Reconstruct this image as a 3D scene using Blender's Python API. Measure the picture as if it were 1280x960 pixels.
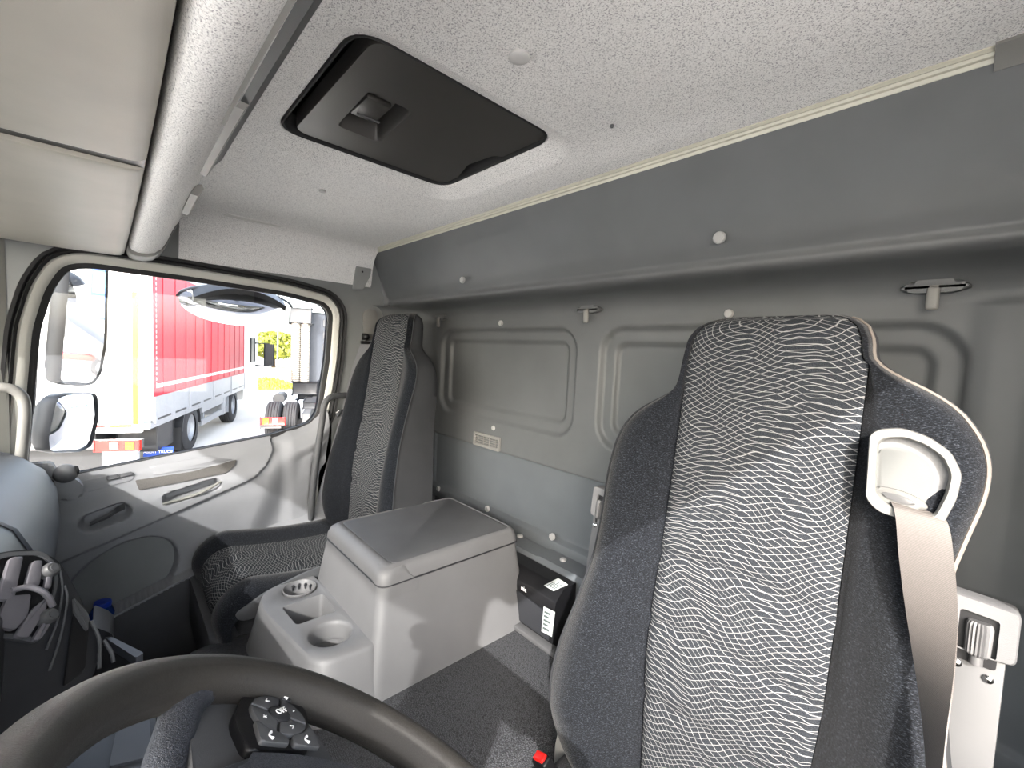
import bpy, bmesh, math, random
from mathutils import Vector, Matrix
random.seed(7)
for o in list(bpy.data.objects): bpy.data.objects.remove(o)
S = bpy.context.scene
COL = S.collection
# ------------------------------------------------------------------ camera
CAM = Vector((.81, -1.05, 1.25))
FPX = 542.74
RX = Vector((.67517651, .08372189, -.73288971))   # world x, y, z axes expressed in the lens frame (right, down, forward)
RY = Vector((.73594065, -.0087315, .67698975))
RZ = Vector((.05027963, -.99645091, -.06750964))
cd = bpy.data.cameras.new('camera'); cam = bpy.data.objects.new('camera', cd); COL.objects.link(cam)
cd.sensor_width = 36; cd.lens = FPX / 1280 * 36; cd.clip_start = .02; cd.clip_end = 500
right = Vector((RX.x, RY.x, RZ.x)); down = Vector((RX.y, RY.y, RZ.y)); fwd = Vector((RX.z, RY.z, RZ.z))
m3 = Matrix((right, -down, -fwd)).transposed()
cam.matrix_world = Matrix.Translation(CAM) @ m3.to_4x4()
S.camera = cam
# ------------------------------------------------------------------ light
SUN_DIR = Vector((-.50, .58, -.45)).normalized()
w = bpy.data.worlds.new('sky'); S.world = w; w.use_nodes = True
nt = w.node_tree; bg = nt.nodes['Background']
sky = nt.nodes.new('ShaderNodeTexSky'); sky.sky_type = 'NISHITA'; sky.sun_disc = False
sky.sun_elevation = math.asin(-SUN_DIR.z); sky.sun_rotation = math.atan2(-SUN_DIR.x, -SUN_DIR.y)
sky.air_density = 1.0; sky.dust_density = 4.0; sky.ozone_density = 1.0
hs = nt.nodes.new('ShaderNodeHueSaturation'); hs.inputs['Saturation'].default_value = .55
nt.links.new(sky.outputs[0], hs.inputs['Color']); nt.links.new(hs.outputs[0], bg.inputs[0]); bg.inputs[1].default_value = .68
sl = bpy.data.lights.new('sun', 'SUN'); sl.energy = 4.6; sl.angle = .009; sl.color = (1, .97, .94)
so = bpy.data.objects.new('sun', sl); COL.objects.link(so)
so.rotation_euler = SUN_DIR.to_track_quat('-Z', 'Y').to_euler(); so.location = (6, -8, 9)
S.view_settings.view_transform = 'Standard'; S.view_settings.look = 'None'
S.view_settings.gamma = 1; S.view_settings.use_curve_mapping = False
S.view_settings.exposure = 1.25

# ------------------------------------------------------------------ helpers
def ray(px, py):
    v = Vector((px - 640, py - 480, FPX))
    return Vector((RX.dot(v), RY.dot(v), RZ.dot(v))).normalized()
def P(px, py, ax, val):                       # photo pixel -> point on the plane axis = val
    d = ray(px, py); return CAM + d * ((val - CAM[ax]) / d[ax])
def PP(px, py, p0, n):
    d = ray(px, py); return CAM + d * ((Vector(p0) - CAM).dot(n) / d.dot(n))
def sst(a, b, x):
    if a == b: return 1. if x > a else 0.
    t = max(0., min(1., (x - a) / (b - a))); return t * t * (3 - 2 * t)
def interp(tab, x):
    if x <= tab[0][0]: return tab[0][1]
    for (a, b), (c, d) in zip(tab, tab[1:]):
        if x <= c: return b + (d - b) * (x - a) / (c - a)
    return tab[-1][1]
def sinterp(tab, x):                          # smoother lookup
    return sum(interp(tab, x + k * .008) for k in (-2, -1, 0, 1, 2)) / 5
def lin(c):
    if isinstance(c, str):
        c = [int(c[i:i + 2], 16) / 255 for i in (0, 2, 4)]
        c = [x / 12.92 if x <= .04045 else ((x + .055) / 1.055) ** 2.4 for x in c]
    return (*c[:3], 1)
def tag(o, label=None, cat=None, group=None, kind=None):
    if label: o['label'] = label
    if cat: o['category'] = cat
    if group: o['group'] = group
    if kind: o['kind'] = kind
    return o
def empty(name, loc, label=None, cat=None, group=None, kind=None):
    e = bpy.data.objects.new(name, None); COL.objects.link(e); e.location = loc; e.empty_display_size = .05
    return tag(e, label, cat, group, kind)
def attach(o, parent):                        # part meshes hold world coordinates; only a top-level Empty is moved
    if parent is None: return
    o.parent = parent
    if parent.type == 'EMPTY': o.matrix_parent_inverse = Matrix.Translation(-Vector(parent.location))
def O(name, bm, mat, parent=None, smooth=38, kind=None, recalc=True):
    if recalc: bmesh.ops.recalc_face_normals(bm, faces=bm.faces)
    me = bpy.data.meshes.new(name); bm.to_mesh(me); bm.free()
    if smooth:
        me.polygons.foreach_set('use_smooth', [True] * len(me.polygons)); me.set_sharp_from_angle(angle=math.radians(smooth))
    o = bpy.data.objects.new(name, me); COL.objects.link(o)
    if mat: me.materials.append(mat)
    attach(o, parent)
    if kind: o['kind'] = kind
    return o
def B(): return bmesh.new()
def frame(n, up=(0, 0, 1)):
    n = Vector(n).normalized(); up = Vector(up)
    x = up.cross(n)
    if x.length < 1e-4: x = Vector((1, 0, 0))
    x.normalize(); return x, n.cross(x), n
def box(bm, c, s, bev=0, axes=None, seg=2):
    c = Vector(c); ax = axes or (Vector((1, 0, 0)), Vector((0, 1, 0)), Vector((0, 0, 1)))
    r = bmesh.ops.create_cube(bm, size=1)['verts']
    for v in r:
        l = v.co.copy(); v.co = c + ax[0] * (l.x * s[0]) + ax[1] * (l.y * s[1]) + ax[2] * (l.z * s[2])
    if bev:
        es = list({e for v in r for e in v.link_edges})
        bmesh.ops.bevel(bm, geom=es, offset=bev, segments=seg, affect='EDGES', profile=.5)
    return bm
def prism(bm, pts, dvec, bev=0, seg=2):       # polygon (3-D points) pushed along dvec; the far face is bevelled
    dvec = Vector(dvec)
    a = [bm.verts.new(Vector(p)) for p in pts]; b = [bm.verts.new(Vector(p) + dvec) for p in pts]
    n = len(pts)
    bm.faces.new(a[::-1]); top = bm.faces.new(b)
    for i in range(n): bm.faces.new((a[i], a[(i + 1) % n], b[(i + 1) % n], b[i]))
    if bev: bmesh.ops.bevel(bm, geom=list(top.edges), offset=bev, segments=seg, affect='EDGES', profile=.5)
    return bm
def rpoly(pts, r, seg=5):                     # round the corners of a planar polygon given by 3-D points
    pts = [Vector(p) for p in pts]; n = len(pts); out = []
    for i in range(n):
        p, a, b = pts[i], pts[i - 1], pts[(i + 1) % n]
        rr = r[i] if isinstance(r, (list, tuple)) else r
        da, db = a - p, b - p
        q = min(rr, da.length * .48, db.length * .48)
        s, e = p + da.normalized() * q, p + db.normalized() * q
        for k in range(seg + 1):
            t = k / seg; out.append(s * (1 - t) ** 2 + p * 2 * t * (1 - t) + e * t * t)
    return out
def tube(bm, path, r, n=10, closed=False, flat=None):
    path = [Vector(p) for p in path]; m = len(path)
    rs = r if isinstance(r, (list, tuple)) else [r] * m
    tang = []
    for i in range(m):
        a = path[i - 1] if (i or closed) else path[i]; b = path[(i + 1) % m] if (i < m - 1 or closed) else path[i]
        tang.append((b - a).normalized())
    u = tang[0].orthogonal().normalized(); rings = []
    for i in range(m):
        u = (u - tang[i] * u.dot(tang[i])).normalized(); v = tang[i].cross(u)
        rings.append([bm.verts.new(path[i] + (u * math.cos(2 * math.pi * k / n) + v * math.sin(2 * math.pi * k / n)) * rs[i]) for k in range(n)])
    for i in range(m if closed else m - 1):
        A, Bq = rings[i], rings[(i + 1) % m]
        for k in range(n): bm.faces.new((A[k], A[(k + 1) % n], Bq[(k + 1) % n], Bq[k]))
    if not closed: bm.faces.new(rings[0][::-1]); bm.faces.new(rings[-1])
    return bm
def smooth_path(pts, n=6):                    # Catmull-Rom
    pts = [Vector(p) for p in pts]; q = [pts[0] * 2 - pts[1]] + pts + [pts[-1] * 2 - pts[-2]]; out = []
    for i in range(1, len(q) - 2):
        for k in range(n):
            t = k / n; a, b, c, d = q[i - 1], q[i], q[i + 1], q[i + 2]
            out.append(.5 * (2 * b + (c - a) * t + (2 * a - 5 * b + 4 * c - d) * t * t + (3 * b - a - 3 * c + d) * t ** 3))
    return out + [pts[-1]]
def grid(bm, nu, nv, fn, closed_u=False, uvfn=None):
    V = [[bm.verts.new(fn(i, j)) for j in range(nv)] for i in range(nu)]
    lay = bm.loops.layers.uv.verify() if uvfn else None
    for i in range(nu if closed_u else nu - 1):
        for j in range(nv - 1):
            ij = [(i, j), ((i + 1) % nu, j), ((i + 1) % nu, j + 1), (i, j + 1)]
            try: f = bm.faces.new([V[a][b] for a, b in ij])
            except ValueError: continue
            if lay:
                for l, (a, b) in zip(f.loops, ij): l[lay].uv = uvfn(a, b)
    return V
def loft(bm, secs, cap=True):
    V = [[bm.verts.new(Vector(p)) for p in s] for s in secs]; n = len(secs[0])
    for A, Bq in zip(V, V[1:]):
        for k in range(n): bm.faces.new((A[k], A[(k + 1) % n], Bq[(k + 1) % n], Bq[k]))
    if cap: bm.faces.new(V[0][::-1]); bm.faces.new(V[-1])
    return V
def lathe(bm, prof, c, n, up=(0, 0, 1), seg=24, cap=True):
    x, y, z = frame(n, up); c = Vector(c)
    R_ = [[bm.verts.new(c + z * h + (x * math.cos(2 * math.pi * k / seg) + y * math.sin(2 * math.pi * k / seg)) * r) for k in range(seg)] for r, h in prof]
    for A, Bq in zip(R_, R_[1:]):
        for k in range(seg): bm.faces.new((A[k], A[(k + 1) % seg], Bq[(k + 1) % seg], Bq[k]))
    if cap: bm.faces.new(R_[0][::-1]); bm.faces.new(R_[-1])
    return bm
def band(bm, A, Bq, closed=True):             # strip between two loops of points
    a = [bm.verts.new(Vector(p)) for p in A]; b = [bm.verts.new(Vector(p)) for p in Bq]; n = len(a)
    for i in range(n if closed else n - 1): bm.faces.new((a[i], a[(i + 1) % n], b[(i + 1) % n], b[i]))
    return a, b
def loops(bm, Ls, closed=True):
    V = [[bm.verts.new(Vector(p)) for p in L] for L in Ls]; n = len(Ls[0])
    for a, b in zip(V, V[1:]):
        for i in range(n if closed else n - 1): bm.faces.new((a[i], a[(i + 1) % n], b[(i + 1) % n], b[i]))
    return V
def offs(pts, d, ax):                         # offset a closed planar loop outward by d, plane normal axis ax (0 or 2)
    i, j = {0: (1, 2), 1: (0, 2), 2: (0, 1)}[ax]; n = len(pts)
    area = sum(pts[k][i] * pts[(k + 1) % n][j] - pts[(k + 1) % n][i] * pts[k][j] for k in range(n))
    sg = 1 if area > 0 else -1; out = []
    for k in range(n):
        a, b = pts[k - 1], pts[(k + 1) % n]
        tx, ty = b[i] - a[i], b[j] - a[j]; L = math.hypot(tx, ty) or 1
        p = Vector(pts[k]).copy(); p[i] += sg * ty / L * d; p[j] -= sg * tx / L * d; out.append(p)
    return out
def holed(bm, outer, holes):                  # flat sheet with holes
    es = []
    for L in [outer] + holes:
        vs = [bm.verts.new(Vector(p)) for p in L]
        es += [bm.edges.new((vs[i], vs[(i + 1) % len(vs)])) for i in range(len(vs))]
    bmesh.ops.triangle_fill(bm, use_beauty=True, use_dissolve=False, edges=es)
    return bm
def text(name, s, size, c, xdir, ydir, mat, parent, depth=.0006, align='CENTER'):
    cu = bpy.data.curves.new(name, 'FONT'); cu.body = s; cu.size = size; cu.align_x = align; cu.align_y = 'CENTER'; cu.extrude = depth
    t = bpy.data.objects.new(name, cu); COL.objects.link(t)
    bpy.context.view_layer.update()
    me = bpy.data.meshes.new_from_object(t.evaluated_get(bpy.context.evaluated_depsgraph_get()))
    bpy.data.objects.remove(t); bpy.data.curves.remove(cu)
    x = Vector(xdir).normalized(); y = Vector(ydir); y = (y - x * y.dot(x)).normalized(); z = x.cross(y)
    me.transform(Matrix.Translation(Vector(c)) @ Matrix((x, y, z)).transposed().to_4x4())
    o = bpy.data.objects.new(name, me); COL.objects.link(o); me.materials.clear(); me.materials.append(mat)
    attach(o, parent); return o
def rrect_sdf(x, y, cx, cy, hx, hy, r):
    qx, qy = abs(x - cx) - hx + r, abs(y - cy) - hy + r
    return math.hypot(max(qx, 0), max(qy, 0)) + min(max(qx, qy), 0) - r
def cap_sdf(p, a, b, r):                      # distance to a capsule in 2-D
    pa = (p[0] - a[0], p[1] - a[1]); ba = (b[0] - a[0], b[1] - a[1])
    h = max(0, min(1, (pa[0] * ba[0] + pa[1] * ba[1]) / (ba[0] ** 2 + ba[1] ** 2)))
    return math.hypot(pa[0] - ba[0] * h, pa[1] - ba[1] * h) - r

# ------------------------------------------------------------------ materials
class N:
    def __init__(s, name):
        s.m = bpy.data.materials.new(name); s.m.use_nodes = True; s.t = s.m.node_tree; s.b = s.t.nodes['Principled BSDF']
    def n(s, k, **kw):
        q = s.t.nodes.new('ShaderNode' + k)
        for a, b in kw.items():
            if a.startswith('i_'):
                key = a[2:]; key = int(key) if key.isdigit() else key.replace('_', ' ')
                q.inputs[key].default_value = b
            else: setattr(q, a, b)
        return q
    def l(s, a, b): s.t.links.new(a, b)
    def math(s, op, a, b=None, c=None):
        q = s.n('Math', operation=op)
        for i, x in enumerate((a, b, c)):
            if x is None: continue
            if isinstance(x, (int, float)): q.inputs[i].default_value = x
            else: s.l(x, q.inputs[i])
        return q.outputs[0]
    def ramp(s, src, stops):
        q = s.n('ValToRGB'); e = q.color_ramp.elements
        while len(e) < len(stops): e.new(.5)
        for k, (p, c) in zip(e, stops): k.position = p; k.color = lin(c)
        s.l(src, q.inputs[0]); return q.outputs[0]
    def bump(s, h, st, dist=.001):
        q = s.n('Bump'); q.inputs['Strength'].default_value = st; q.inputs['Distance'].default_value = dist
        s.l(h, q.inputs['Height']); s.l(q.outputs[0], s.b.inputs['Normal'])
MATS = {}
def plastic(name, col, rough=.55, grain=900, bump=.25, var=.06, spec=.4, metal=0., coat=0.):
    if name in MATS: return MATS[name]
    k = N(name); c = lin(col); k.b.inputs['Roughness'].default_value = rough; k.b.inputs['Metallic'].default_value = metal
    k.b.inputs['Specular IOR Level'].default_value = spec; k.b.inputs['Coat Weight'].default_value = coat
    tc = k.n('TexCoord').outputs['Object']
    a = k.n('TexNoise', i_Scale=9.0, i_Detail=3.0); k.l(tc, a.inputs['Vector'])
    lo = tuple(x * (1 - var) for x in c[:3]); hi = tuple(min(1, x * (1 + var)) for x in c[:3])
    k.l(k.ramp(a.outputs[0], [(.3, lo), (.7, hi)]), k.b.inputs['Base Color'])
    if bump:
        g = k.n('TexNoise', i_Scale=float(grain), i_Detail=2.0); k.l(tc, g.inputs['Vector']); k.bump(g.outputs[0], bump, .0006)
    MATS[name] = k.m; return k.m
def leather(name, lo, hi, scale=320, bump=.8, rough=.5, spec=.4):
    k = N(name); tc = k.n('TexCoord').outputs['Object']; k.b.inputs['Roughness'].default_value = rough; k.b.inputs['Specular IOR Level'].default_value = spec
    v = k.n('TexVoronoi', i_Scale=float(scale), feature='DISTANCE_TO_EDGE'); n = k.n('TexNoise', i_Scale=scale * .5, i_Detail=2.)
    ad = k.n('VectorMath', operation='MULTIPLY_ADD'); k.l(n.outputs['Color'], ad.inputs[0]); ad.inputs[1].default_value = (.004,) * 3; k.l(tc, ad.inputs[2]); k.l(tc, n.inputs['Vector'])
    k.l(ad.outputs[0], v.inputs['Vector'])
    k.l(k.ramp(v.outputs[0], [(.0, lo), (.25, hi)]), k.b.inputs['Base Color']); k.bump(k.ramp(v.outputs[0], [(0, (0, 0, 0)), (.3, (1, 1, 1))]), bump, .0009)
    return k.m
def headliner():
    k = N('speckled_headliner'); tc = k.n('TexCoord').outputs['Object']; k.b.inputs['Roughness'].default_value = .95; k.b.inputs['Specular IOR Level'].default_value = .1
    v = k.n('TexNoise', i_Scale=520., i_Detail=1.5, i_Roughness=.6); k.l(tc, v.inputs['Vector'])
    k.l(k.ramp(v.outputs[0], [(.34, 'a09fa2'), (.43, 'dcdad8'), (.62, 'ecebe9')]), k.b.inputs['Base Color'])
    g = k.n('TexNoise', i_Scale=420., i_Detail=2.); k.l(tc, g.inputs['Vector']); k.bump(g.outputs[0], .5, .001); return k.m
def bolster_mat():
    k = N('navy_black_plush'); k.b.inputs['Roughness'].default_value = 1.; k.b.inputs['Specular IOR Level'].default_value = .05
    k.b.inputs['Sheen Weight'].default_value = .12; k.b.inputs['Sheen Roughness'].default_value = .5
    tc = k.n('TexCoord').outputs['Object']
    mp = k.n('Mapping'); mp.inputs['Scale'].default_value = (1, 1, 3.2); k.l(tc, mp.inputs[0])
    a = k.n('TexNoise', i_Scale=330., i_Detail=3., i_Roughness=.7); k.l(mp.outputs[0], a.inputs['Vector'])
    k.l(k.ramp(a.outputs[0], [(.35, '090a0c'), (.55, '15171b'), (.72, '3d4046')]), k.b.inputs['Base Color'])
    k.bump(a.outputs[0], .6, .0015); return k.m
def insert_mat():
    k = N('net_pattern_fabric'); k.b.inputs['Roughness'].default_value = .95; k.b.inputs['Specular IOR Level'].default_value = .1
    uv = k.n('UVMap').outputs[0]; sp = k.n('SeparateXYZ'); k.l(uv, sp.inputs[0]); U, Vv = sp.outputs[0], sp.outputs[1]
    nz = k.n('TexNoise', i_Scale=9., i_Detail=1.); k.l(uv, nz.inputs['Vector'])
    n2 = k.n('TexNoise', i_Scale=45., i_Detail=0.); k.l(uv, n2.inputs['Vector'])
    def fam(sgn, ph):
        s1 = k.math('SINE', k.math('MULTIPLY_ADD', U, 23., k.math('MULTIPLY_ADD', Vv, 9., ph)))
        s2 = k.math('SINE', k.math('MULTIPLY_ADD', U, 61., k.math('MULTIPLY_ADD', Vv, -31., ph * 2.3)))
        h = k.math('MULTIPLY_ADD', Vv, 104., k.math('MULTIPLY', U, sgn * 38.))
        h = k.math('ADD', h, k.math('MULTIPLY', s1, 1.1 * sgn)); h = k.math('ADD', h, k.math('MULTIPLY', s2, .30))
        h = k.math('ADD', h, k.math('MULTIPLY', nz.outputs[0], 5.0 * sgn)); h = k.math('ADD', h, k.math('MULTIPLY', n2.outputs[0], .5))
        d = k.math('ABSOLUTE', k.math('SUBTRACT', k.math('FRACT', h), .5))
        return k.math('SUBTRACT', 1., k.math('SMOOTH_MIN', 1., k.math('MULTIPLY', d, 14.), .25))
    L = k.math('MAXIMUM', fam(1, .4), fam(-1, 1.9)); L = k.math('MAXIMUM', L, 0.)
    fine = k.n('TexNoise', i_Scale=900., i_Detail=2.); k.l(uv, fine.inputs['Vector'])
    base = k.ramp(fine.outputs[0], [(.35, '101216'), (.7, '35383c')])
    mx = k.n('MixRGB'); k.l(base, mx.inputs[1]); mx.inputs[2].default_value = lin('8a8a8a'); k.l(L, mx.inputs[0])
    k.l(mx.outputs[0], k.b.inputs['Base Color']); k.bump(L, .5, .001); return k.m
def glass_mat(name, tint=(.97, .98, .98), refl=1.0):
    k = N(name); t = k.t; out = t.nodes['Material Output']; t.nodes.remove(k.b)
    tr = t.nodes.new('ShaderNodeBsdfTransparent'); tr.inputs[0].default_value = (*tint, 1)
    gl = t.nodes.new('ShaderNodeBsdfGlossy'); gl.inputs['Roughness'].default_value = .02
    fr = t.nodes.new('ShaderNodeFresnel'); fr.inputs[0].default_value = 1.45
    mx = t.nodes.new('ShaderNodeMixShader'); k.l(k.math('MULTIPLY', fr.outputs[0], refl), mx.inputs[0]); k.l(tr.outputs[0], mx.inputs[1]); k.l(gl.outputs[0], mx.inputs[2]); k.l(mx.outputs[0], out.inputs[0])
    return k.m
def ribbed(name, lo, hi, scale, axis='Z'):
    k = N(name); k.b.inputs['Roughness'].default_value = .55; tc = k.n('TexCoord').outputs['Object']
    wv = k.n('TexWave', i_Scale=float(scale), bands_direction=axis); k.l(tc, wv.inputs['Vector'])
    n = k.n('TexNoise', i_Scale=600., i_Detail=2.); k.l(tc, n.inputs['Vector'])
    f = k.math('MULTIPLY_ADD', wv.outputs['Fac'], .6, k.math('MULTIPLY', n.outputs[0], .4))
    k.l(k.ramp(f, [(.2, lo), (.8, hi)]), k.b.inputs['Base Color']); k.bump(f, .4, .0008); return k.m

GREY = plastic('grey_wall_plastic', '565859', .5, 700, .2)
GREY_LOW = plastic('sky_tinted_grey_panel', '575b5e', .5, 700, .2)
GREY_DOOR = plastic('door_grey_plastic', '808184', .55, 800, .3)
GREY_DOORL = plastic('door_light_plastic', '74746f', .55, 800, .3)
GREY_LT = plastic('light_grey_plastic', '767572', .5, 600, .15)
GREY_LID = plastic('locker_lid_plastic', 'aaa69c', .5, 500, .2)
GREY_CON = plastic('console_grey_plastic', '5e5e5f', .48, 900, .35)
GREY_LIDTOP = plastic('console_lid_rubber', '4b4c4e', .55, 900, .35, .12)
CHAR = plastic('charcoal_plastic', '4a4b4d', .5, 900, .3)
DARK = plastic('dark_plastic', '26272a', .45, 900, .3)
BLACK = plastic('black_plastic', '121214', .4, 900, .2)
HATCH = plastic('hatch_black_plastic', '393735', .42, 700, .15)
RUBBER = plastic('black_rubber', '242425', .7, 400, .2)
CREAM = plastic('cream_body_paint', 'b7b6af', .35, 300, .02, .02, .5)
RAIL = plastic('pale_trim_rail', 'bcb9aa', .3, 300, .03, .03, .5)
CAPM = plastic('pale_cap_plastic', '9a9a98', .4, 300, .05)
DASH = plastic('dash_slate_plastic', '53565c', .5, 900, .4)
CHROME = plastic('chrome', 'd8d8d8', .18, 100, 0, .02, .5, 1.)
STEEL = plastic('grey_steel', '4e4e4f', .5, 300, .05, .05, .5, .1)
SHELLF = plastic('charcoal_seat_cloth', '313234', .9, 500, .5, .1, .1)
PIPE = plastic('light_piping', '6b6560', .8, 500, .3, .1, .1)
RED = plastic('red_button_plastic', 'd01a16', .3, 300, 0)
WHITE = plastic('white_paint', 'e8e8e6', .4, 200, .02, .02)
BLUE = plastic('blue_plastic', '16349a', .4, 300, 0)
BELT = ribbed('grey_belt_webbing', '3a3735', '57524f', 260, 'Z')
BELTD = ribbed('dark_belt_webbing', '55565a', '8a8b8e', 260, 'Z')
LINER = headliner(); BOL = bolster_mat(); INS = insert_mat()
MAT_TUN = leather('black_grain_mat', '1a1b1d', '4a4b4e', 260, 1., .55)
RIM = leather('steering_leather', '211f1d', '383633', 1100, .35, .4)
SPOKE = leather('spoke_leather', '23252a', '41444b', 650, .6, .42)
GLASS = glass_mat('window_glass'); 
MIRROR = plastic('mirror_glass', 'f2f4f5', .02, 100, 0, 0, .5, 1.)
TXT = plastic('white_print', 'f0f0f0', .5, 100, 0)
PAPER = plastic('white_sticker_paper', 'a9aeac', .6, 300, 0)
PAPERP = plastic('grey_sticker_print', '4a5452', .6, 300, 0)

# ================================================================== THE SETTING
ZC = 1.668                                     # headliner height
# --- rear wall: one pressed sheet, profile down the wall x width with two recessed panels
prof = [(-.222, 1.672), (-.20, 1.62), (-.175, 1.56), (-.152, 1.505), (-.142, 1.480), (-.133, 1.470), (-.131, 1.463), (-.137, 1.455), (-.137, 1.447), (-.128, 1.441), (-.105, 1.436), (-.07, 1.432), (-.035, 1.424), (-.014, 1.411), (-.004, 1.395), (0, 1.378)]
z = 1.372
while z > .896: prof.append((0, z)); z -= .0065
prof += [(0, .892), (.002, .888), (.012, .886), (.013, .880)]
for q in range(1, 24): prof.append((.013, .880 - q * .0092))
prof += [(.010, .664), (-.010, .660), (-.014, .654), (-.014, .622), (-.010, .617), (.012, .613), (.012, .56), (.012, .44)]
NX = 430
def wall_pt(i, j):
    x = -1.06 + 2.12 * i / (NX - 1); y, z = prof[j]
    if .896 < z < 1.375:
        for cx in (-.4165, .419):
            hx = .3735
            d = rrect_sdf(x, z, cx, 1.168, hx, .175, .075)
            y += .017 * sst(.003, -.011, d) + .014 * sst(-.040, -.053, d)
        y += .006 * sst(.02, -.02, abs(x) - .80) - .006
    r = .24; ax = abs(x) - .815
    if ax > 0: y = min(y, y * .5 - (r - math.sqrt(max(0, r * r - min(ax, r) ** 2))) * (1 if z < 1.44 else .55))
    if .60 < z < .66: pass
    return Vector((x, y, z))
bm = B(); grid(bm, NX, len(prof), wall_pt)
bm.faces.ensure_lookup_table()
for f in bm.faces: f.material_index = 1 if f.calc_center_median().z < .8865 else 0  # below the seam the bluish tint is sky light put into the colour
wall = tag(O('wall_rear', bm, GREY, smooth=60, recalc=False), 'grey pressed plastic rear wall of the truck cab with two recessed panels', 'wall', kind='structure'); wall.data.materials.append(GREY_LOW)
def wall_at(px, py, y=0.): return P(px, py, 1, y)
def button(px, py, y, r, parent, mat=CAPM, n=(0, -1, 0), name='cap', h=.005):
    b = B(); lathe(b, [(r, -.004), (r, h * .5), (r * .82, h), (r * .2, h * 1.05)], P(px, py, 1, y) if isinstance(px, (int, float)) else px, n, seg=18); return O(name, b, mat, parent)
button(578, 350, -.165, .011, wall); button(899, 297, -.165, .012, wall)
for px, py in ((626, 404), (911, 392)): button(px, py, -.003, .010, wall, CAPM)
button(617, 535, .0, .009, wall)
for px, py in ((548, 611), (609, 636), (690, 671)): button(px, py, -.014, .011, wall)
# vent grille in the wall
c4 = [P(590, 540, 1, -.002), P(630, 549, 1, -.002), P(630, 564, 1, -.002), P(590, 553, 1, -.002)]
vx = (c4[1] - c4[0]); cc = sum(c4, Vector()) / 4; W2, H2 = .078, .026
b = B(); o_ = rpoly([cc + Vector((-W2, 0, -H2)), cc + Vector((W2, 0, -H2)), cc + Vector((W2, 0, H2)), cc + Vector((-W2, 0, H2))], .006, 4)
i_ = rpoly([cc + Vector((-W2 + .009, 0, -H2 + .009)), cc + Vector((W2 - .009, 0, -H2 + .009)), cc + Vector((W2 - .009, 0, H2 - .009)), cc + Vector((-W2 + .009, 0, H2 - .009))], .003, 4)
dv = Vector((0, -.008, 0)); loops(b, [o_, [p + dv for p in o_], [p + dv for p in i_], [p - dv * .3 for p in i_]])
vg = O('vent_grille', b, GREY_LT, wall)
b = B(); prism(b, [p + Vector((0, .004, 0)) for p in i_], (0, .002, 0)); O('vent_back', b, BLACK, vg)
for k in range(5):
    b = B(); box(b, cc + Vector((0, -.002, -.017 + k * .0085)), (2 * W2 - .018, .006, .0035), .001); O('slat', b, GREY_LT, vg)
for k in range(4):
    b = B(); box(b, cc + Vector((-.052 + k * .035, -.004, 0)), (.003, .004, 2 * H2 - .018)); O('slat_bar', b, GREY_LT, vg)
# coat hooks moulded on the wall
for px, py in ((553, 400), (738, 391), (1168, 366)):
    p = P(px, py, 1, -.006)
    b = B(); pl = rpoly([p + Vector((-.048, .0, .006)), p + Vector((-.03, 0, .020)), p + Vector((.03, 0, .020)), p + Vector((.048, 0, .006)), p + Vector((.025, 0, -.002)), p + Vector((-.025, 0, -.002))], .008, 3)
    prism(b, pl, (0, -.018, 0), .007, 3); h = O('coat_hook', b, GREY, wall)
    b = B(); box(b, p + Vector((0, -.020, -.012)), (.017, .012, .040), .0055, seg=3); box(b, p + Vector((0, -.01, .006)), (.013, .02, .010), .003); O('hook_tongue', b, GREY_LT, h)
# --- ceiling with the roof hatch opening
HX0, HX1, HY0, HY1 = -.222, .186, -.800, -.383
hole0 = rpoly([(HX0, HY0, ZC), (HX1, HY0, ZC), (HX1, HY1, ZC), (HX0, HY1, ZC)], .055, 7)
hole1 = offs(hole0, .050, 2)
bm = B(); outer = [Vector((-.93, -.885, ZC)), Vector((.93, -.885, ZC)), Vector((.93, -.215, ZC)), Vector((-.93, -.215, ZC))]
holed(bm, outer, [hole1])
for f in bm.faces:
    f.normal_update()
    if f.normal.z > 0: f.normal_flip()
up = lambda L, d: [p + Vector((0, 0, d)) for p in L]
loops(bm, [hole1, up(offs(hole0, .042, 2), .003), up(offs(hole0, .012, 2), .019), up(offs(hole0, .003, 2), .022), up(hole0, .025), up(hole0, .062)])
def cove(sg):
    pts = []
    for k in range(11):
        a = math.pi / 2 * k / 10; pts.append((sg * (.93 + .095 * math.sin(a)), ZC - .115 + .115 * math.cos(a)))
    pts += [(sg * 1.03, 1.525), (sg * 1.042, 1.505)]
    if sg > 0: pts = [(x, max(z_, 1.552)) for x, z_ in pts]
    return pts
for sg in (-1, 1):
    c_ = cove(sg); grid(bm, 12, len(c_), lambda i, j: Vector((c_[j][0], -.885 + .67 * i / 11, c_[j][1])))
bmesh.ops.remove_doubles(bm, verts=bm.verts, dist=.0005)
ceil = tag(O('ceiling', bm, LINER, smooth=50), 'light grey speckled fabric headliner of the cab roof', 'ceiling', kind='structure')
def roofcap(px, py, r, mat=GREY_LT):
    b = B(); lathe(b, [(r, -.002), (r, .003), (r * .8, .005), (r * .2, .0055)], P(px, py, 2, ZC), (0, 0, -1), seg=20); return O('cap', b, mat, ceil)
roofcap(649, 70, .015, plastic('roof_cap_plastic', 'b9b8b6', .5, 300, .05)); roofcap(403, 238, .009, CAPM); roofcap(765, 156, .003, CHAR)
b = B(); q = [P(*p, 2, ZC) for p in ((274, 270), (285, 266), (352, 283), (346, 289))]; prism(b, rpoly(q, .008, 4), (0, 0, -.004), .002)
O('lamp_recess_cover', b, plastic('pale_lamp_cover', 'd0cfcb', .5, 300, .05), ceil)
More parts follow.
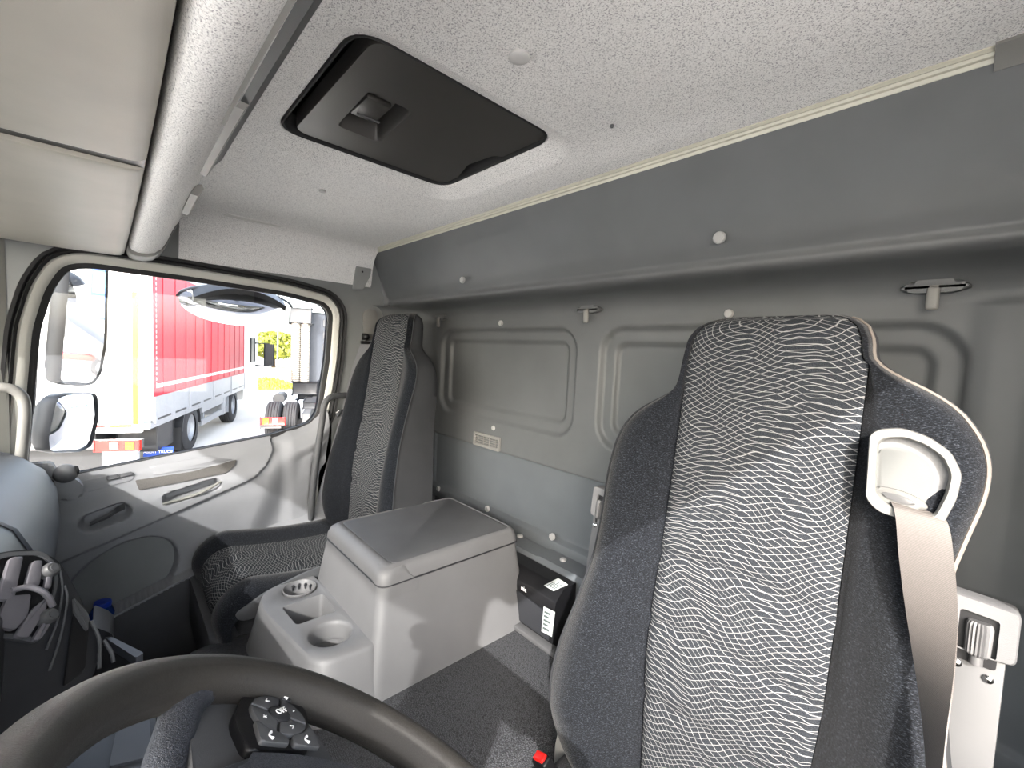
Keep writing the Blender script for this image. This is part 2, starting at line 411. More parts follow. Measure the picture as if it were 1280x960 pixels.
# pale rail along the rear edge of the headliner
def sweep_x(bm, sec, x0, x1, n=2):
    return loft(bm, [[Vector((x0 + (x1 - x0) * i / (n - 1), y, z)) for y, z in sec] for i in range(n)])
b = B(); sweep_x(b, [(-.230, 1.672), (-.231, 1.666), (-.227, 1.663), (-.223, 1.664), (-.2215, 1.660), (-.219, 1.659), (-.217, 1.659), (-.215, 1.654), (-.210, 1.651), (-.206, 1.652), (-.206, 1.672)], -1.035, .785)
rail = tag(O('trim_1', b, RAIL, smooth=25), 'pale cream metal rail along the edge between headliner and rear wall', 'trim', kind='structure')
b = B(); sweep_x(b, [(-.236, 1.674), (-.237, 1.664), (-.230, 1.660), (-.220, 1.654), (-.212, 1.644), (-.200, 1.646), (-.202, 1.674)], .785, 1.03); O('end_cap', b, GREY_LT, rail)
# passenger-side rear corner trim plate
b = B(); q = rpoly([P(446, 318, 0, -1.028), P(466, 318, 0, -1.028), P(462, 345, 0, -1.028), P(453, 362, 0, -1.028), P(440, 362, 0, -1.028)], .006, 3)
prism(b, q, (.008, 0, 0), .002); tp = tag(O('trim_2', b, plastic('pillar_plate_plastic', '8b8c8b', .5, 700, .2)), 'small grey corner trim plate with a screw above the passenger belt pillar', 'trim', kind='structure')
b = B(); lathe(b, [(.004, 0), (.004, .010), (.001, .011)], P(452, 340, 0, -1.028), (1, 0, 0), seg=10); O('screw', b, BLACK, tp)
# --- outer shell: side skins with door openings, roof, rear, floor (keep the daylight out)
WIN_PX = [(84, 336), (112, 334), (240, 351), (356, 369), (403, 381), (411, 392), (407, 450), (396, 517), (386, 529), (337, 544), (225, 566), (112, 589), (60, 600), (36, 590), (34, 577), (49, 412), (64, 364)]
gl = [P(x, y, 0, -1.075) for x, y in WIN_PX]
gl = [(p if p.z > .805 else Vector((p.x, p.y, .805))) for p in gl]
gl = rpoly(gl, .03, 3)
def clean(L, d=.004):
    out = []
    for p in L:
        if not out or (p - out[-1]).length > d: out.append(p)
    if (out[0] - out[-1]).length < d: out.pop()
    return out
gl = clean(gl)
at_x = lambda L, x: [Vector((x, p.y, p.z)) for p in L]
bm = B()
holed(bm, [Vector((-1.11, -1.85, -.1)), Vector((-1.11, .08, -.1)), Vector((-1.11, .08, 1.8)), Vector((-1.11, -1.45, 1.8)), Vector((-1.11, -1.85, .9))], [at_x(gl, -1.11)])
tag(O('wall_right', bm, plastic('grey_cab_paint', '5c5d66', .35, 60, .02), smooth=0), 'dark grey painted outer skin on the passenger side of the cab', 'wall', kind='structure')
bm = B(); box(bm, (0, -.88, 1.79), (2.22, 1.95, .03)); O_roof = tag(O('roof', bm, WHITE, smooth=0), 'white painted outer roof skin of the cab', 'roof', kind='structure')
bm = B(); box(bm, (0, .075, .85), (2.22, .03, 1.9)); tag(O('wall_outer', bm, WHITE, smooth=0), 'white painted outer rear skin of the cab', 'wall', kind='structure')
# driver side: header; pillar widened and lower door added, unseen, to cut skylight
bm = B(); box(bm, (1.075, -.225, .85), (.05, .59, 1.9), .01); box(bm, (1.075, -.9, 1.675), (.05, 1.3, .23), .01); box(bm, (1.075, -.9, .38), (.05, 1.3, .94), .01)
tag(O('wall_left', bm, GREY, smooth=0), 'grey widened pillar, roof header and added lower door around the unseen driver side window opening', 'wall', kind='structure')
# front: cowl, header, both windscreen pillars and the windscreen
bm = B(); box(bm, (0, -1.84, .4), (2.2, .03, 1.05)); box(bm, (0, -1.56, 1.70), (2.2, .50, .20), .02)
tag(O('wall_front', bm, GREY, smooth=0), 'front bulkhead and roof header around the windscreen', 'wall', kind='structure')
for sg in (-1, 1):
    bm = B(); tube(bm, [Vector((sg * 1.05, -1.83, .88)), Vector((sg * 1.04, -1.66, 1.62))], .06, 12)
    tag(O('trim_%d' % (3 if sg < 0 else 4), bm, GREY), 'grey windscreen pillar on the %s side' % ('passenger' if sg < 0 else 'driver'), 'trim', kind='structure')
bm = B(); prism(bm, [(-1.02, -1.825, .9), (1.02, -1.825, .9), (1.02, -1.70, 1.605), (-1.02, -1.70, 1.605)], (0, -.005, .001))
tag(O('window_2', bm, GLASS, smooth=0), 'wide front windscreen above the dashboard', 'window', kind='structure')
# --- floor and engine tunnel
bm = B(); box(bm, (0, -.9, -.03), (2.2, 1.95, .06)); floor = tag(O('floor', bm, DARK, smooth=0), 'dark rubber cab floor of the footwells', 'floor', kind='structure')
bm = B()
tun = [(-.66, .02), (-.60, .25), (-.555, .40), (-.53, .436), (-.49, .450), (-.3, .455), (0, .455), (.22, .452), (.285, .44), (.31, .40), (.325, .25), (.34, .02)]
def tun_pt(i, j):
    y = -1.08 + 1.07 * i / 24; x, z = tun[j]; t = sst(-.86, -1.08, y)
    return Vector((x * (1 - .06 * t) , y, z - .16 * t * t * (z / .45)))
grid(bm, 25, len(tun), tun_pt); O('engine_tunnel_mat', bm, MAT_TUN, floor, smooth=60)
# ================================================================== PASSENGER DOOR
SILL = [(-1.30, .80), (-1.24, .802), (-1.106, .817), (-.878, .849), (-.597, .886), (-.50, .905), (-.451, .925), (-.42, .955), (-.39, 1.0)]
xprof = [(0, -1.072), (.006, -1.05), (.016, -1.028), (.035, -1.015), (.07, -1.006), (.092, -.992), (.108, -.981), (.125, -.977), (.2, -.975), (.26, -.980), (.32, -.986), (1, -.99)]
def yz(px, py, x=-.975): p = P(px, py, 0, x); return (p.y, p.z)
CRE = [(-1.30, .525), (-1.07, .605), (-.67, .745), (-.61, .80), (-.585, .88), (-.58, 1.1)]
LIP = [(-1.30, .31), (-1.08, .368), (-.821, .461), (-.72, .50), (-.60, .53), (-.38, .56)]
lvA, lvB = yz(114, 654), yz(150, 641); plA, plB = yz(212, 624), yz(268, 606)
def door_x(y, z):
    t = sinterp(SILL, y) - z; x = sinterp(xprof, max(t, 0))
    cr = sinterp(CRE, y); x -= .013 * sst(.003, -.004, z - cr) * (1 if y < -.575 else sst(-.52, -.575, y))
    if y > -.95: x -= .03 * sst(.0, .12, (y + .60) + .35 * max(0, .80 - z)) * sst(.07, .12, t)          # hollow behind the arm piece
    d = cap_sdf((y, z), lvA, lvB, .026); x -= .042 * sst(.004, -.010, d)
    d = cap_sdf((y, z), plA, plB, .017); x -= .045 * sst(.004, -.009, d)
    lp = sinterp(LIP, y)
    x += .045 * sst(.006, -.006, z - lp)                                                          # bottle pocket front
    if z > lp - .002:
        e = math.hypot((y + 1.03) / .135, (z - .46 - (y + 1.03) * .3) / .125) - 1
        x -= .085 * sst(.06, -.10, e)
    x -= .03 * sst(-.47, -.41, y) * sst(.10, .2, t)
    return x
ND, MD = 190, 190
def door_pt(i, j):
    y = -1.30 + .91 * i / (ND - 1); zs = interp(SILL, y); z = zs - (zs - .03) * j / (MD - 1); return Vector((door_x(y, z), y, z))
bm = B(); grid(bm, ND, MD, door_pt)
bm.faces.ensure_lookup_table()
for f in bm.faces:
    c = f.calc_center_median(); f.material_index = 1 if c.z < interp(LIP, c.y) - .006 else 0  # charcoal below the lip: footwell shade put into the colour
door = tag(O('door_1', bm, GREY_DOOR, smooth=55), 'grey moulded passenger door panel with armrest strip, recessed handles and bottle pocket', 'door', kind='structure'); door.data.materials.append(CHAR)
def on_door(px, py, lift=0.):                   # photo pixel -> point on the door panel surface
    d = ray(px, py); x = -.985
    for _ in range(8):
        p = CAM + d * ((x - CAM.x) / d.x); x = door_x(p.y, p.z) + lift
    return CAM + d * ((x - CAM.x) / d.x)
def door_strip(name, poly, mat, lift=.004, r=.004, th=.010):
    q = rpoly([on_door(*p, lift) for p in poly], r, 3); b = B(); prism(b, [v - Vector((th, 0, 0)) for v in q], (th, 0, 0), .0015); return O(name, b, mat, door)
ARMS = leather('armrest_cloth', '4c4a48', '605d5a', 500, .5, .8)
door_strip('armrest_strip', [(169, 601), (240, 590), (296, 575), (293, 582), (283, 591), (230, 602), (174, 613)], ARMS, .006)
door_strip('ledge_cover', [(186, 583), (240, 573), (262, 570), (292, 575), (270, 582), (240, 586), (193, 594)], GREY_DOOR, .004)
sw = door_strip('switch_panel', [(100, 602), (160, 589), (168, 594), (165, 600), (108, 616)], GREY_DOOR, .003)
for q in ([(132, 596), (147, 593), (149, 598), (134, 601)], [(149, 593), (164, 590), (167, 594), (151, 597)]): 
    b = B(); prism(b, [on_door(*p, .004) for p in q], (.006, 0, .003), .002); O('window_switch', b, CHAR, sw)
# release lever lying in its recess
b = B(); lp_ = smooth_path([on_door(112, 655, .026), on_door(122, 650, .030), on_door(134, 645, .032), on_door(146, 637, .036), on_door(156, 632, .036)], 4)
loft(b, [[p + Vector((.004, 0, .010 * (.6 + .5 * k / len(lp_)))), p + Vector((.008, 0, 0)), p + Vector((.004, 0, -.010 * (.6 + .5 * k / len(lp_)))), p + Vector((-.004, 0, 0))] for k, p in enumerate(lp_)])
O('release_lever', b, CHAR, door)
b = B(); lp_ = smooth_path([on_door(203, 630, .004), on_door(230, 623, .006), on_door(255, 614, .006), on_door(276, 602, .003)], 5); tube(b, lp_, [.0035 + .0025 * math.sin(math.pi * k / (len(lp_) - 1)) for k in range(len(lp_))], 8); O('pull_handle_edge', b, GREY_DOORL, door)
# pocket lip bead
b = B(); tube(b, smooth_path([Vector((door_x(y, interp(LIP, y) - .008) + .001, y, interp(LIP, y))) for y in (-1.2, -1.08, -.95, -.82, -.72)], 4), .004, 6); O('pocket_lip', b, GREY_DOOR, door)
# tweeter pod at the front corner
pc = P(57, 590, 0, -.99)
b = B(); q = [P(*p, 0, -1.0) for p in ((24, 578), (46, 577), (66, 576), (74, 590), (98, 597), (105, 606), (104, 618), (80, 624), (40, 600))]; prism(b, rpoly(q, .01, 4), (.03, 0, 0), .008, 3); pod = O('tweeter_pod', b, GREY_DOOR, door)
b = B(); c = P(82, 592, 0, -.972); bmesh.ops.create_uvsphere(b, u_segments=24, v_segments=14, radius=.027, matrix=Matrix.Translation(c)); O('tweeter_ball', b, plastic('tweeter_grey', '5c5d5f', .5, 800, .3), pod)
b = B(); tube(b, [c + Vector((.012 * math.cos(a), .0225 + .004 * math.cos(a), .012 * math.sin(a) + .006)) for a in [k * math.pi / 8 for k in range(16)]], .003, 6, True); O('tweeter_ring', b, BLACK, pod)
b = B(); c = P(62, 603, 0, -.966); lathe(b, [(.010, -.004), (.010, .002), (.006, .003), (.005, -.001), (.001, -.001)], c, (1, 0, 0), seg=16); O('lock_bezel', b, BLACK, pod)
b = B(); prism(b, rpoly([Vector((-1.05, -.425, .35)), Vector((-1.05, -.37, .35)), Vector((-1.05, -.365, .98)), Vector((-1.05, -.415, .95))], .01, 3), (.012, 0, 0), .003); O('door_edge_gap', b, RUBBER, door)
# --- window: pane, gasket, painted frame, seal
wn = empty('window_1', (-1.07, -.8, .85), 'passenger door window with cream painted frame and black rubber seals', 'window', kind='structure')
b = B(); prism(b, at_x(gl, -1.079), (.004, 0, 0)); O('glass_pane', b, GLASS, wn, smooth=0)
g0, g1, g2, g3, g4 = [offs(gl, d, 0) for d in (-.003, .012, .016, .040, .064)]
b = B(); loops(b, [at_x(g0, -1.082), at_x(g0, -1.066), at_x(offs(gl, .004, 0), -1.060), at_x(g1, -1.058), at_x(g1, -1.10)]); O('gasket', b, RUBBER, wn)
b = B(); loops(b, [at_x(g1, -1.09), at_x(g1, -1.056), at_x(offs(gl, .020, 0), -1.047), at_x(offs(gl, .034, 0), -1.044), at_x(g3, -1.05), at_x(g3, -1.10)]); O('window_frame', b, CREAM, wn)
b = B(); loops(b, [at_x(g3, -1.09), at_x(g3, -1.046), at_x(offs(gl, .046, 0), -1.034), at_x(offs(gl, .050, 0), -1.042), at_x(offs(gl, .054, 0), -1.032), at_x(offs(gl, .062, 0), -1.030), at_x(g4, -1.04), at_x(g4, -1.09)]); O('door_seal', b, RUBBER, wn)
# pillar lining around the door aperture
bm = B(); g5 = offs(gl, .058, 0)
g5 = [Vector((-1.038, p.y, p.z)) for p in g5]
holed(bm, [Vector((-1.038, -1.75, .03)), Vector((-1.038, .0, .03)), Vector((-1.038, .0, 1.70)), Vector((-1.038, -1.60, 1.70)), Vector((-1.038, -1.75, 1.0))], [g5])
pil = tag(O('trim_5', bm, plastic('pillar_grey_plastic', '797b7b', .5, 700, .2), smooth=0), 'grey plastic pillar lining around the passenger door opening', 'trim', kind='structure')
b = B(); q = [P(*p, 0, -1.036) for p in ((453, 390), (460, 386), (470, 388), (472, 398), (466, 432), (455, 432))]; prism(b, rpoly(q, .012, 4), (.006, 0, 0), .002); O('belt_guide_cover', b, GREY_LT, pil)
# grab handles
b = B(); ph = smooth_path([P(440, 494, 0, -1.03), P(432, 494, 0, -.985), P(415, 496, 0, -.965), P(406, 505, 0, -.962), P(402, 530, 0, -.962), P(396, 570, 0, -.962), P(391, 610, 0, -.962), P(389, 640, 0, -.965), P(389, 652, 0, -1.0)], 5)
tube(b, ph, .0125, 12); gh = tag(O('grab_handle', b, CHAR), 'dark grey tubular grab handle on the pillar beside the passenger seat', 'handle')
b = B(); lathe(b, [(.02, -.012), (.02, .004), (.013, .012)], P(440, 494, 0, -1.03), (1, 0, 0), seg=16); O('mount', b, BLACK, gh)
b = B(); ph = smooth_path([P(-25, 483, 0, -.985), P(0, 484, 0, -.975), P(16, 487, 0, -.975), P(28, 497, 0, -.975), P(31, 515, 0, -.975), P(29, 545, 0, -.975), P(26, 580, 0, -.975)], 5)
tube(b, ph, .013, 12); tag(O('grab_handle', b, GREY_LT), 'light grey tubular grab handle on the windscreen pillar above the dashboard end', 'handle')
# front pillar lining (between the door opening and the windscreen)
bm = B(); loft(bm, [[Vector((-1.036, -1.265, z)), Vector((-1.02, -1.30, z)), Vector((-1.0, -1.36, z)), Vector((-1.0, -1.46, z)), Vector((-1.036, -1.50, z))] for z in (.8, 1.0, 1.25, 1.5, 1.55)])
tag(O('trim_6', bm, GREY_DOORL), 'light grey front pillar lining ahead of the passenger door', 'trim', kind='structure')

# ================================================================== ROOF HATCH
hz = ZC + .027
hatch = empty('roof_hatch', ((HX0 + HX1) / 2, (HY0 + HY1) / 2, ZC + .06), 'black plastic roof hatch with recessed grip set into the grey headliner', 'hatch')
b = B(); hr = offs(hole0, -.001, 2); loops(b, [up(hr, .026), up(offs(hole0, -.003, 2), .022), up(offs(hole0, -.007, 2), .024), up(offs(hole0, -.009, 2), .06)]); O('rubber_seal', b, RUBBER, hatch)
b = B(); box(b, ((HX0 + HX1) / 2, (HY0 + HY1) / 2, ZC + .085), (HX1 - HX0 + .06, HY1 - HY0 + .06, .02)); O('hatch_outer_lid', b, BLACK, hatch)
# inner panel with a recessed grip and a notch at its rear edge
px0, px1, py0, py1 = HX0 + .014, HX1 - .010, HY0 + .034, HY1 - .012
gq = [P(*p, 2, hz) for p in ((421, 157), (462, 113), (516, 140), (474, 178))]; gq = rpoly(gq, .014, 4)
nq = [P(*p, 2, hz) for p in ((572, 223), (590, 208), (622, 197), (654, 208), (640, 219), (600, 235))]
cxh = (px0 + px1) / 2
po = rpoly([(px0, py0, hz), (px1, py0, hz), (px1, py1, hz), (nq[3].x, py1, hz), (nq[2].x, nq[2].y - .012, hz), (nq[1].x, nq[1].y - .012, hz), (nq[0].x + .006, py1, hz), (px0, py1, hz)], [.03, .03, .02, .004, .012, .012, .004, .03], 5)
b = B(); holed(b, po, [gq])
for f in b.faces:
    f.normal_update()
    if f.normal.z > 0: f.normal_flip()
loops(b, [po, up(offs(po, .002, 2), .004), up(offs(po, .002, 2), .03)]); loops(b, [gq, up(offs(gq, -.004, 2), .006), up(offs(gq, -.010, 2), .035)])
bmesh.ops.remove_doubles(b, verts=b.verts, dist=.0003)
hp = O('hatch_panel', b, HATCH, hatch, smooth=35)
b = B(); prism(b, up(offs(gq, .0, 2), .036), (0, 0, .004)); O('grip_floor', b, HATCH, hp)
b = B(); gc = sum(gq, Vector()) / len(gq); box(b, gc + Vector((.010, -.012, .012)), (.080, .050, .012), .005); gp = O('grip_latch', b, HATCH, hp)
b = B(); tube(b, [gc + Vector((-.016, -.028, .006)), gc + Vector((-.016, .018, .006))], .0025, 8); O('grip_edge', b, STEEL, hp)
b = B(); tube(b, [P(598, 226, 2, hz + .012), P(642, 211, 2, hz + .012)], .004, 8); O('latch_bar', b, STEEL, hp)

# ================================================================== OVERHEAD LOCKERS AND PADDED BEAM
crown = lambda x: .045 * (1 - (x / 1.0) ** 2)
oc = empty('overhead_locker', (0, -1.0, 1.5), 'pale grey overhead locker with two lids and a speckled padded rear beam', 'locker')
def lid(x0, x1, name):
    b = B(); n = 24
    def pt(i, j):
        t_ = [0, .0012, .004, .010][i] if i < 4 else (1 - [0, .0012, .004, .010][n - 1 - i] if i > n - 5 else .010 + .98 * (i - 3) / (n - 7)); x = x0 + (x1 - x0) * t_
        sec = [(-1.55, 1.60), (-1.50, 1.525), (-1.44, 1.498), (-1.30, 1.488), (-1.15, 1.484), (-1.045, 1.485), (-1.030, 1.487), (-1.022, 1.493), (-1.020, 1.505), (-1.020, 1.60)]
        y, z = sec[j]; e = min(abs(x - x0), abs(x1 - x)); z += crown(x) + .003 * max(0, 1 - e / .010) ** 2
        if i in (0, n - 1): z += .05
        return Vector((x, y + .016 * (1 - x * x) * sst(-1.3, -1.05, y), z))
    xs = sorted({*range(n)}); grid(b, n, 10, pt); return O(name, b, GREY_LID, oc, smooth=50)
lid(-.985, -.196, 'locker_lid'); lid(-.150, .97, 'locker_lid')
b = B(); box(b, (-.173, -1.262, 1.500 + crown(-.17)), (.06, .51, .012)); O('lid_gap_dark_strip', b, BLACK, oc)  # added black strip stands in for the shaded gap between the lids
b = B(); box(b, (0, -1.29, 1.63), (2.0, .54, .06)); O('locker_body', b, BLACK, oc)
# padded beam
bsec = [(-1.016, 1.60), (-1.015, 1.50), (-1.008, 1.489), (-.995, 1.484), (-.975, 1.484), (-.955, 1.490), (-.938, 1.505), (-.925, 1.530), (-.915, 1.560), (-.905, 1.585), (-.897, 1.598), (-.890, 1.625), (-.888, 1.66), (-.93, 1.675)]
b = B(); n = 44
secs = []
for i in range(n):
    x = -.955 + 1.95 * i / (n - 1)
    secs.append([Vector((x, y + .016 * (1 - x * x) * sst(-.93, -1.0, y), z + crown(x) * sst(1.68, 1.50, z) + .004 * math.sin(x * 37) * sst(1.66, 1.5, z) * sst(-.5, -.62, x) * 0)) for y, z in bsec])
loft(b, secs); O('padded_beam', b, LINER, oc, smooth=60)
b = B(); sec2 = [(y * 1.0, z) for y, z in bsec]
loft(b, [[Vector((x, -.955 + (y + .955) * s, 1.55 + (z - 1.55) * s - .001 + .005 * (1 - s))) for y, z in bsec] for x, s in ((-1.015, .80), (-1.010, .95), (-.995, 1.01), (-.90, 1.012), (-.896, .99))]); O('beam_end_cap', b, GREY_LT, oc, smooth=60)
# grey rails of the shelf behind the beam
def beam_rail(name, x0, x1, sec, mat, n=12):
    b = B(); loft(b, [[Vector((x0 + (x1 - x0) * i / (n - 1), y, z + crown(x0 + (x1 - x0) * i / (n - 1)) * sst(1.70, 1.52, z))) for y, z in sec] for i in range(n)]); return O(name, b, mat, oc, smooth=30)
SHF = plastic('shelf_grey_plastic', '9a9995', .5, 600, .15)
beam_rail('shelf_lip', -.30, .42, [(-.905, 1.575), (-.893, 1.573), (-.878, 1.600), (-.872, 1.640), (-.878, 1.655), (-.892, 1.625)], GREY, 16)
beam_rail('shelf_rail', -.34, .02, [(-.912, 1.560), (-.900, 1.558), (-.886, 1.592), (-.890, 1.600), (-.905, 1.585)], SHF)
beam_rail('shelf_rail', -.66, -.48, [(-.912, 1.556), (-.898, 1.554), (-.886, 1.580), (-.890, 1.592), (-.905, 1.585)], SHF)
beam_rail('shelf_rail', .05, .60, [(-.938, 1.512), (-.930, 1.508), (-.918, 1.540), (-.922, 1.546)], SHF)
b = B(); box(b, (0, -.875, 1.70), (1.8, .06, .05)); O('shelf_tray', b, CHAR, oc)

# ================================================================== SEATS
HW = [(0, .080), (.008, .105), (.02, .121), (.04, .132), (.08, .137), (.125, .139), (.140, .146), (.152, .172), (.172, .205), (.20, .231), (.24, .246), (.30, .249), (.38, .244), (.46, .245), (.55, .262), (.64, .285), (.71, .294), (.77, .285), (.82, .25), (.85, .19)]
HWB = [(0, .080), (.008, .103), (.02, .117), (.04, .126), (.07, .128), (.082, .136), (.092, .165), (.115, .207), (.145, .232), (.18, .247), (.22, .247), (.27, .236), (.32, .226), (.42, .226), (.55, .245), (.64, .27), (.71, .28), (.77, .275), (.82, .25), (.85, .19)]
FR = [(0, .0), (.10, .002), (.2, .016), (.32, .034), (.45, .046), (.6, .060), (.75, .065), (.85, .05)]
TH = [(0, .075), (.02, .088), (.05, .092), (.12, .097), (.22, .115), (.5, .14), (.85, .14)]
LEAN = .13
class Back:
    def __init__(s, cx, yf, zt, right): s.cx, s.yf, s.zt, s.rt = cx, yf, zt, right
    def hw(s, d, sg): return (interp if d < .05 else sinterp)(s.rt if sg > 0 else HW, d)
    def iw(s, d, sg): return min(.127 if d < .5 else .127 - .02 * sst(.5, .85, d), s.hw(d, sg) - .010)
    def p(s, u, d, n): return Vector((s.cx + u, s.yf - LEAN * d - n, s.zt - d))
    def top(s, d): return -.045 * (1 - math.sqrt(max(0, 1 - (1 - min(d, .045) / .045) ** 2)))
    def n_in(s, u, d):
        n = s.top(d) + .006 * (1 - (u / .13) ** 2)
        for g, a in ((.42, .007), (.535, .007), (.66, .006)):
            gg = g + .10 * (u * u) * 8 - .01; n -= a * math.exp(-((d - gg) / .008) ** 2)
        n += .012 * math.exp(-((d - .60) / .16) ** 2)
        return n
    def n_bo(s, t, d):                          # bolster, t 0 at the seam .. 1 at the outer edge
        f = interp(FR, d); e = max(0, t - .72) / .28
        return s.top(d) - .013 * (1 - sst(0, .16, t)) + f * sst(0, .75, t) - .03 * (1 - math.sqrt(max(0, 1 - e * e * .96))) + .012 * math.exp(-((d - .60) / .16) ** 2) * (1 - t)
    def surf(s, u, d):
        sg = 1 if u > 0 else -1; i = s.iw(d, sg)
        if abs(u) <= i: return s.n_in(u, d)
        return s.n_bo((abs(u) - i) / max(.002, s.hw(d, sg) - i), d)
DS = [0, .002, .005, .009, .014, .02, .028, .037, .046] + [.056 + .0095 * k for k in range(84)]
def build_back(root, bk):
    rows = len(DS); nu = 25
    b = B(); 
    def ins(i, j):
        d = DS[j]; a, c = -bk.iw(d, -1), bk.iw(d, 1); u = a + (c - a) * i / (nu - 1); return bk.p(u, d, bk.n_in(u, d) - (.006 if i in (0, nu - 1) else 0))
    grid(b, nu, rows, ins, uvfn=lambda i, j: ((-.127 + .254 * i / (nu - 1)), DS[j] + (.02 if j < 3 else .0)))
    O('backrest_insert', b, INS, root, smooth=80)
    for sg in (-1, 1):
        b = B(); m = 15
        def bo(i, j):
            d = DS[j]; t = i / (m - 1); a, c = bk.iw(d, sg), bk.hw(d, sg); return bk.p(sg * (a + (c - a) * t), d, bk.n_bo(t, d))
        grid(b, m, rows, bo); O('backrest_bolster', b, BOL, root, smooth=80)
    b = B(); m = 19
    def sh(i, j):
        d = DS[j]; R, L = bk.hw(d, 1), bk.hw(d, -1); T = interp(TH, d) - bk.top(d) * 0; f = bk.n_bo(1, d)
        k = i / (m - 1)
        if k < .22: q = k / .22; return bk.p(R + .004 * math.sin(q * math.pi), d, f + (-T + .03 - f) * q)
        if k > .78: q = (1 - k) / .22; return bk.p(-L - .004 * math.sin(q * math.pi), d, f + (-T + .03 - f) * q)
        q = (k - .22) / .56; u = R * (1 - q) - L * q; return bk.p(u, d, -T + .03 * (abs(2 * q - 1)) ** 4)
    V_ = grid(b, m, rows, sh)
    try: b.faces.new([V_[i][0] for i in range(m)])
    except ValueError: pass
    try: b.faces.new([V_[i][-1] for i in range(m)][::-1])
    except ValueError: pass
    O('back_shell', b, SHELLF, root, smooth=60)
    for sg in (-1, 1):                           # piping where the front cloth meets the shell
        b = B(); tube(b, [bk.p(sg * (bk.hw(d, sg) + .001), d, bk.n_bo(1, d) + .001) for d in DS[2:]], .0026, 6); O('piping', b, SHELLF if sg < 0 or bk.cx < 0 else PIPE, root)
def build_cushion(root, cx, y0, y1, zt, zb, hw=.25, iw=.135):
    path = []
    L = (y0 - y1) - .085
    for k in range(22): t = k / 21; path.append((y0 - L * t, zt - .02 + .032 * t - .012 * math.sin(math.pi * t)))
    cy, cz = y1 + .085, path[-1][1] - .075
    for k in range(1, 14): a = math.pi / 2 * k / 13; path.append((cy - .085 * math.sin(a), cz + .075 * math.cos(a)))
    for k in range(1, 8): path.append((y1 + .012 * k / 7, cz - (cz - zb) * k / 7))
    path = [Vector((0, y, z)) for y, z in path]; M = len(path); nor = []; arc = [0]
    for i in range(M):
        t = (path[min(i + 1, M - 1)] - path[max(i - 1, 0)]).normalized(); nor.append(Vector((0, t.z, -t.y)) if True else t)
        if i: arc.append(arc[-1] + (path[i] - path[i - 1]).length)
    def pt(u, j, n): p = path[j] + nor[j] * n; return Vector((cx + u, p.y, p.z))
    nu = 21; b = B()
    grid(b, nu, M, lambda i, j: pt(-iw + 2 * iw * i / (nu - 1), j, .006 * (1 - ((i / (nu - 1)) * 2 - 1) ** 2) - (.004 if i in (0, nu - 1) else 0)), uvfn=lambda i, j: (-iw + 2 * iw * i / (nu - 1), arc[j] + 1.3))
    O('cushion_insert', b, INS, root, smooth=80)
    for sg in (-1, 1):
        b = B(); m = 14
        def bo(i, j):
            t = i / (m - 1); e = max(0, t - .45) / .55; n = .028 * sst(0, .5, t) - .004 * (1 - sst(0, .15, t)) - .085 * (1 - math.sqrt(max(0, 1 - e * e * .97)))
            return pt(sg * (iw + (hw - iw) * (t if t < .45 else .45 + .55 * math.sin(e * math.pi / 2))), j, n * (1 if j < 22 else max(.35, 1 - (j - 22) / 26)))
        grid(b, m, M, bo); O('cushion_bolster', b, BOL, root, smooth=80)
    b = B(); box(b, (cx, (y0 + y1) / 2 + .02, (zt + zb) / 2 - .055), (2 * hw - .03, y0 - y1 - .05, zt - zb - .03), .03, seg=3); O('cushion_base', b, SHELLF, root)
    return path

# passenger seat ------------------------------------------------------
PX = -.735
pas = empty('passenger_seat', (PX, -.55, 0), 'passenger seat with tall integrated headrest beside the centre console', 'seat')
pb = Back(PX, -.262, 1.386, HW); build_back(pas, pb)
build_cushion(pas, PX, -.36, -.845, .545, .42)
b = B(); sec = []
for y, hw_, z1, z0 in ((-.36, .235, .44, .30), (-.60, .245, .44, .28), (-.78, .245, .44, .27), (-.845, .235, .445, .28), (-.865, .20, .45, .30)):
    sec.append(rpoly([(PX - hw_, y, z0), (PX + hw_, y, z0), (PX + hw_ + .004, y, z1), (PX - hw_ - .004, y, z1)], .02, 4))
loft(b, sec); O('seat_valance', b, CHAR, pas, smooth=50)
b = B(); q = [P(*p, 0, PX + .252) for p in ((292, 768), (330, 740), (380, 715), (420, 700), (420, 740), (340, 764), (300, 776))]; prism(b, rpoly(q, .02, 4), (.008, 0, 0), .003); O('side_cover', b, CHAR, pas)
b = B(); box(b, (PX, -.58, .16), (.40, .40, .30), .02); O('seat_pedestal', b, DARK, pas)
b = B(); tube(b, smooth_path([(PX + .15, -.84, .30), (PX + .15, -.885, .315), (PX + .15, -.905, .295), (PX + .15, -.905, .265)], 4), .008, 8); O('adjust_lever', b, BLACK, pas)
# driver seat ---------------------------------------------------------
DX = .575
drv = empty('driver_seat', (DX, -.6, 0), 'driver seat with tall integrated headrest and a seat belt guide on its shoulder', 'seat')
db = Back(DX, -.283, 1.335, HWB); build_back(drv, db)
build_cushion(drv, DX, -.40, -.88, .50, .38, .26)
b = B(); sec = []
for y, hw_ in ((-.40, .24), (-.80, .25), (-.88, .23)):
    sec.append(rpoly([(DX - hw_, y, .24), (DX + hw_, y, .24), (DX + hw_, y, .39), (DX - hw_, y, .39)], .02, 4))
loft(b, sec); O('seat_valance', b, CHAR, drv)
b = B(); box(b, (DX, -.6, .13), (.38, .42, .24), .02); O('seat_pedestal', b, DARK, drv)
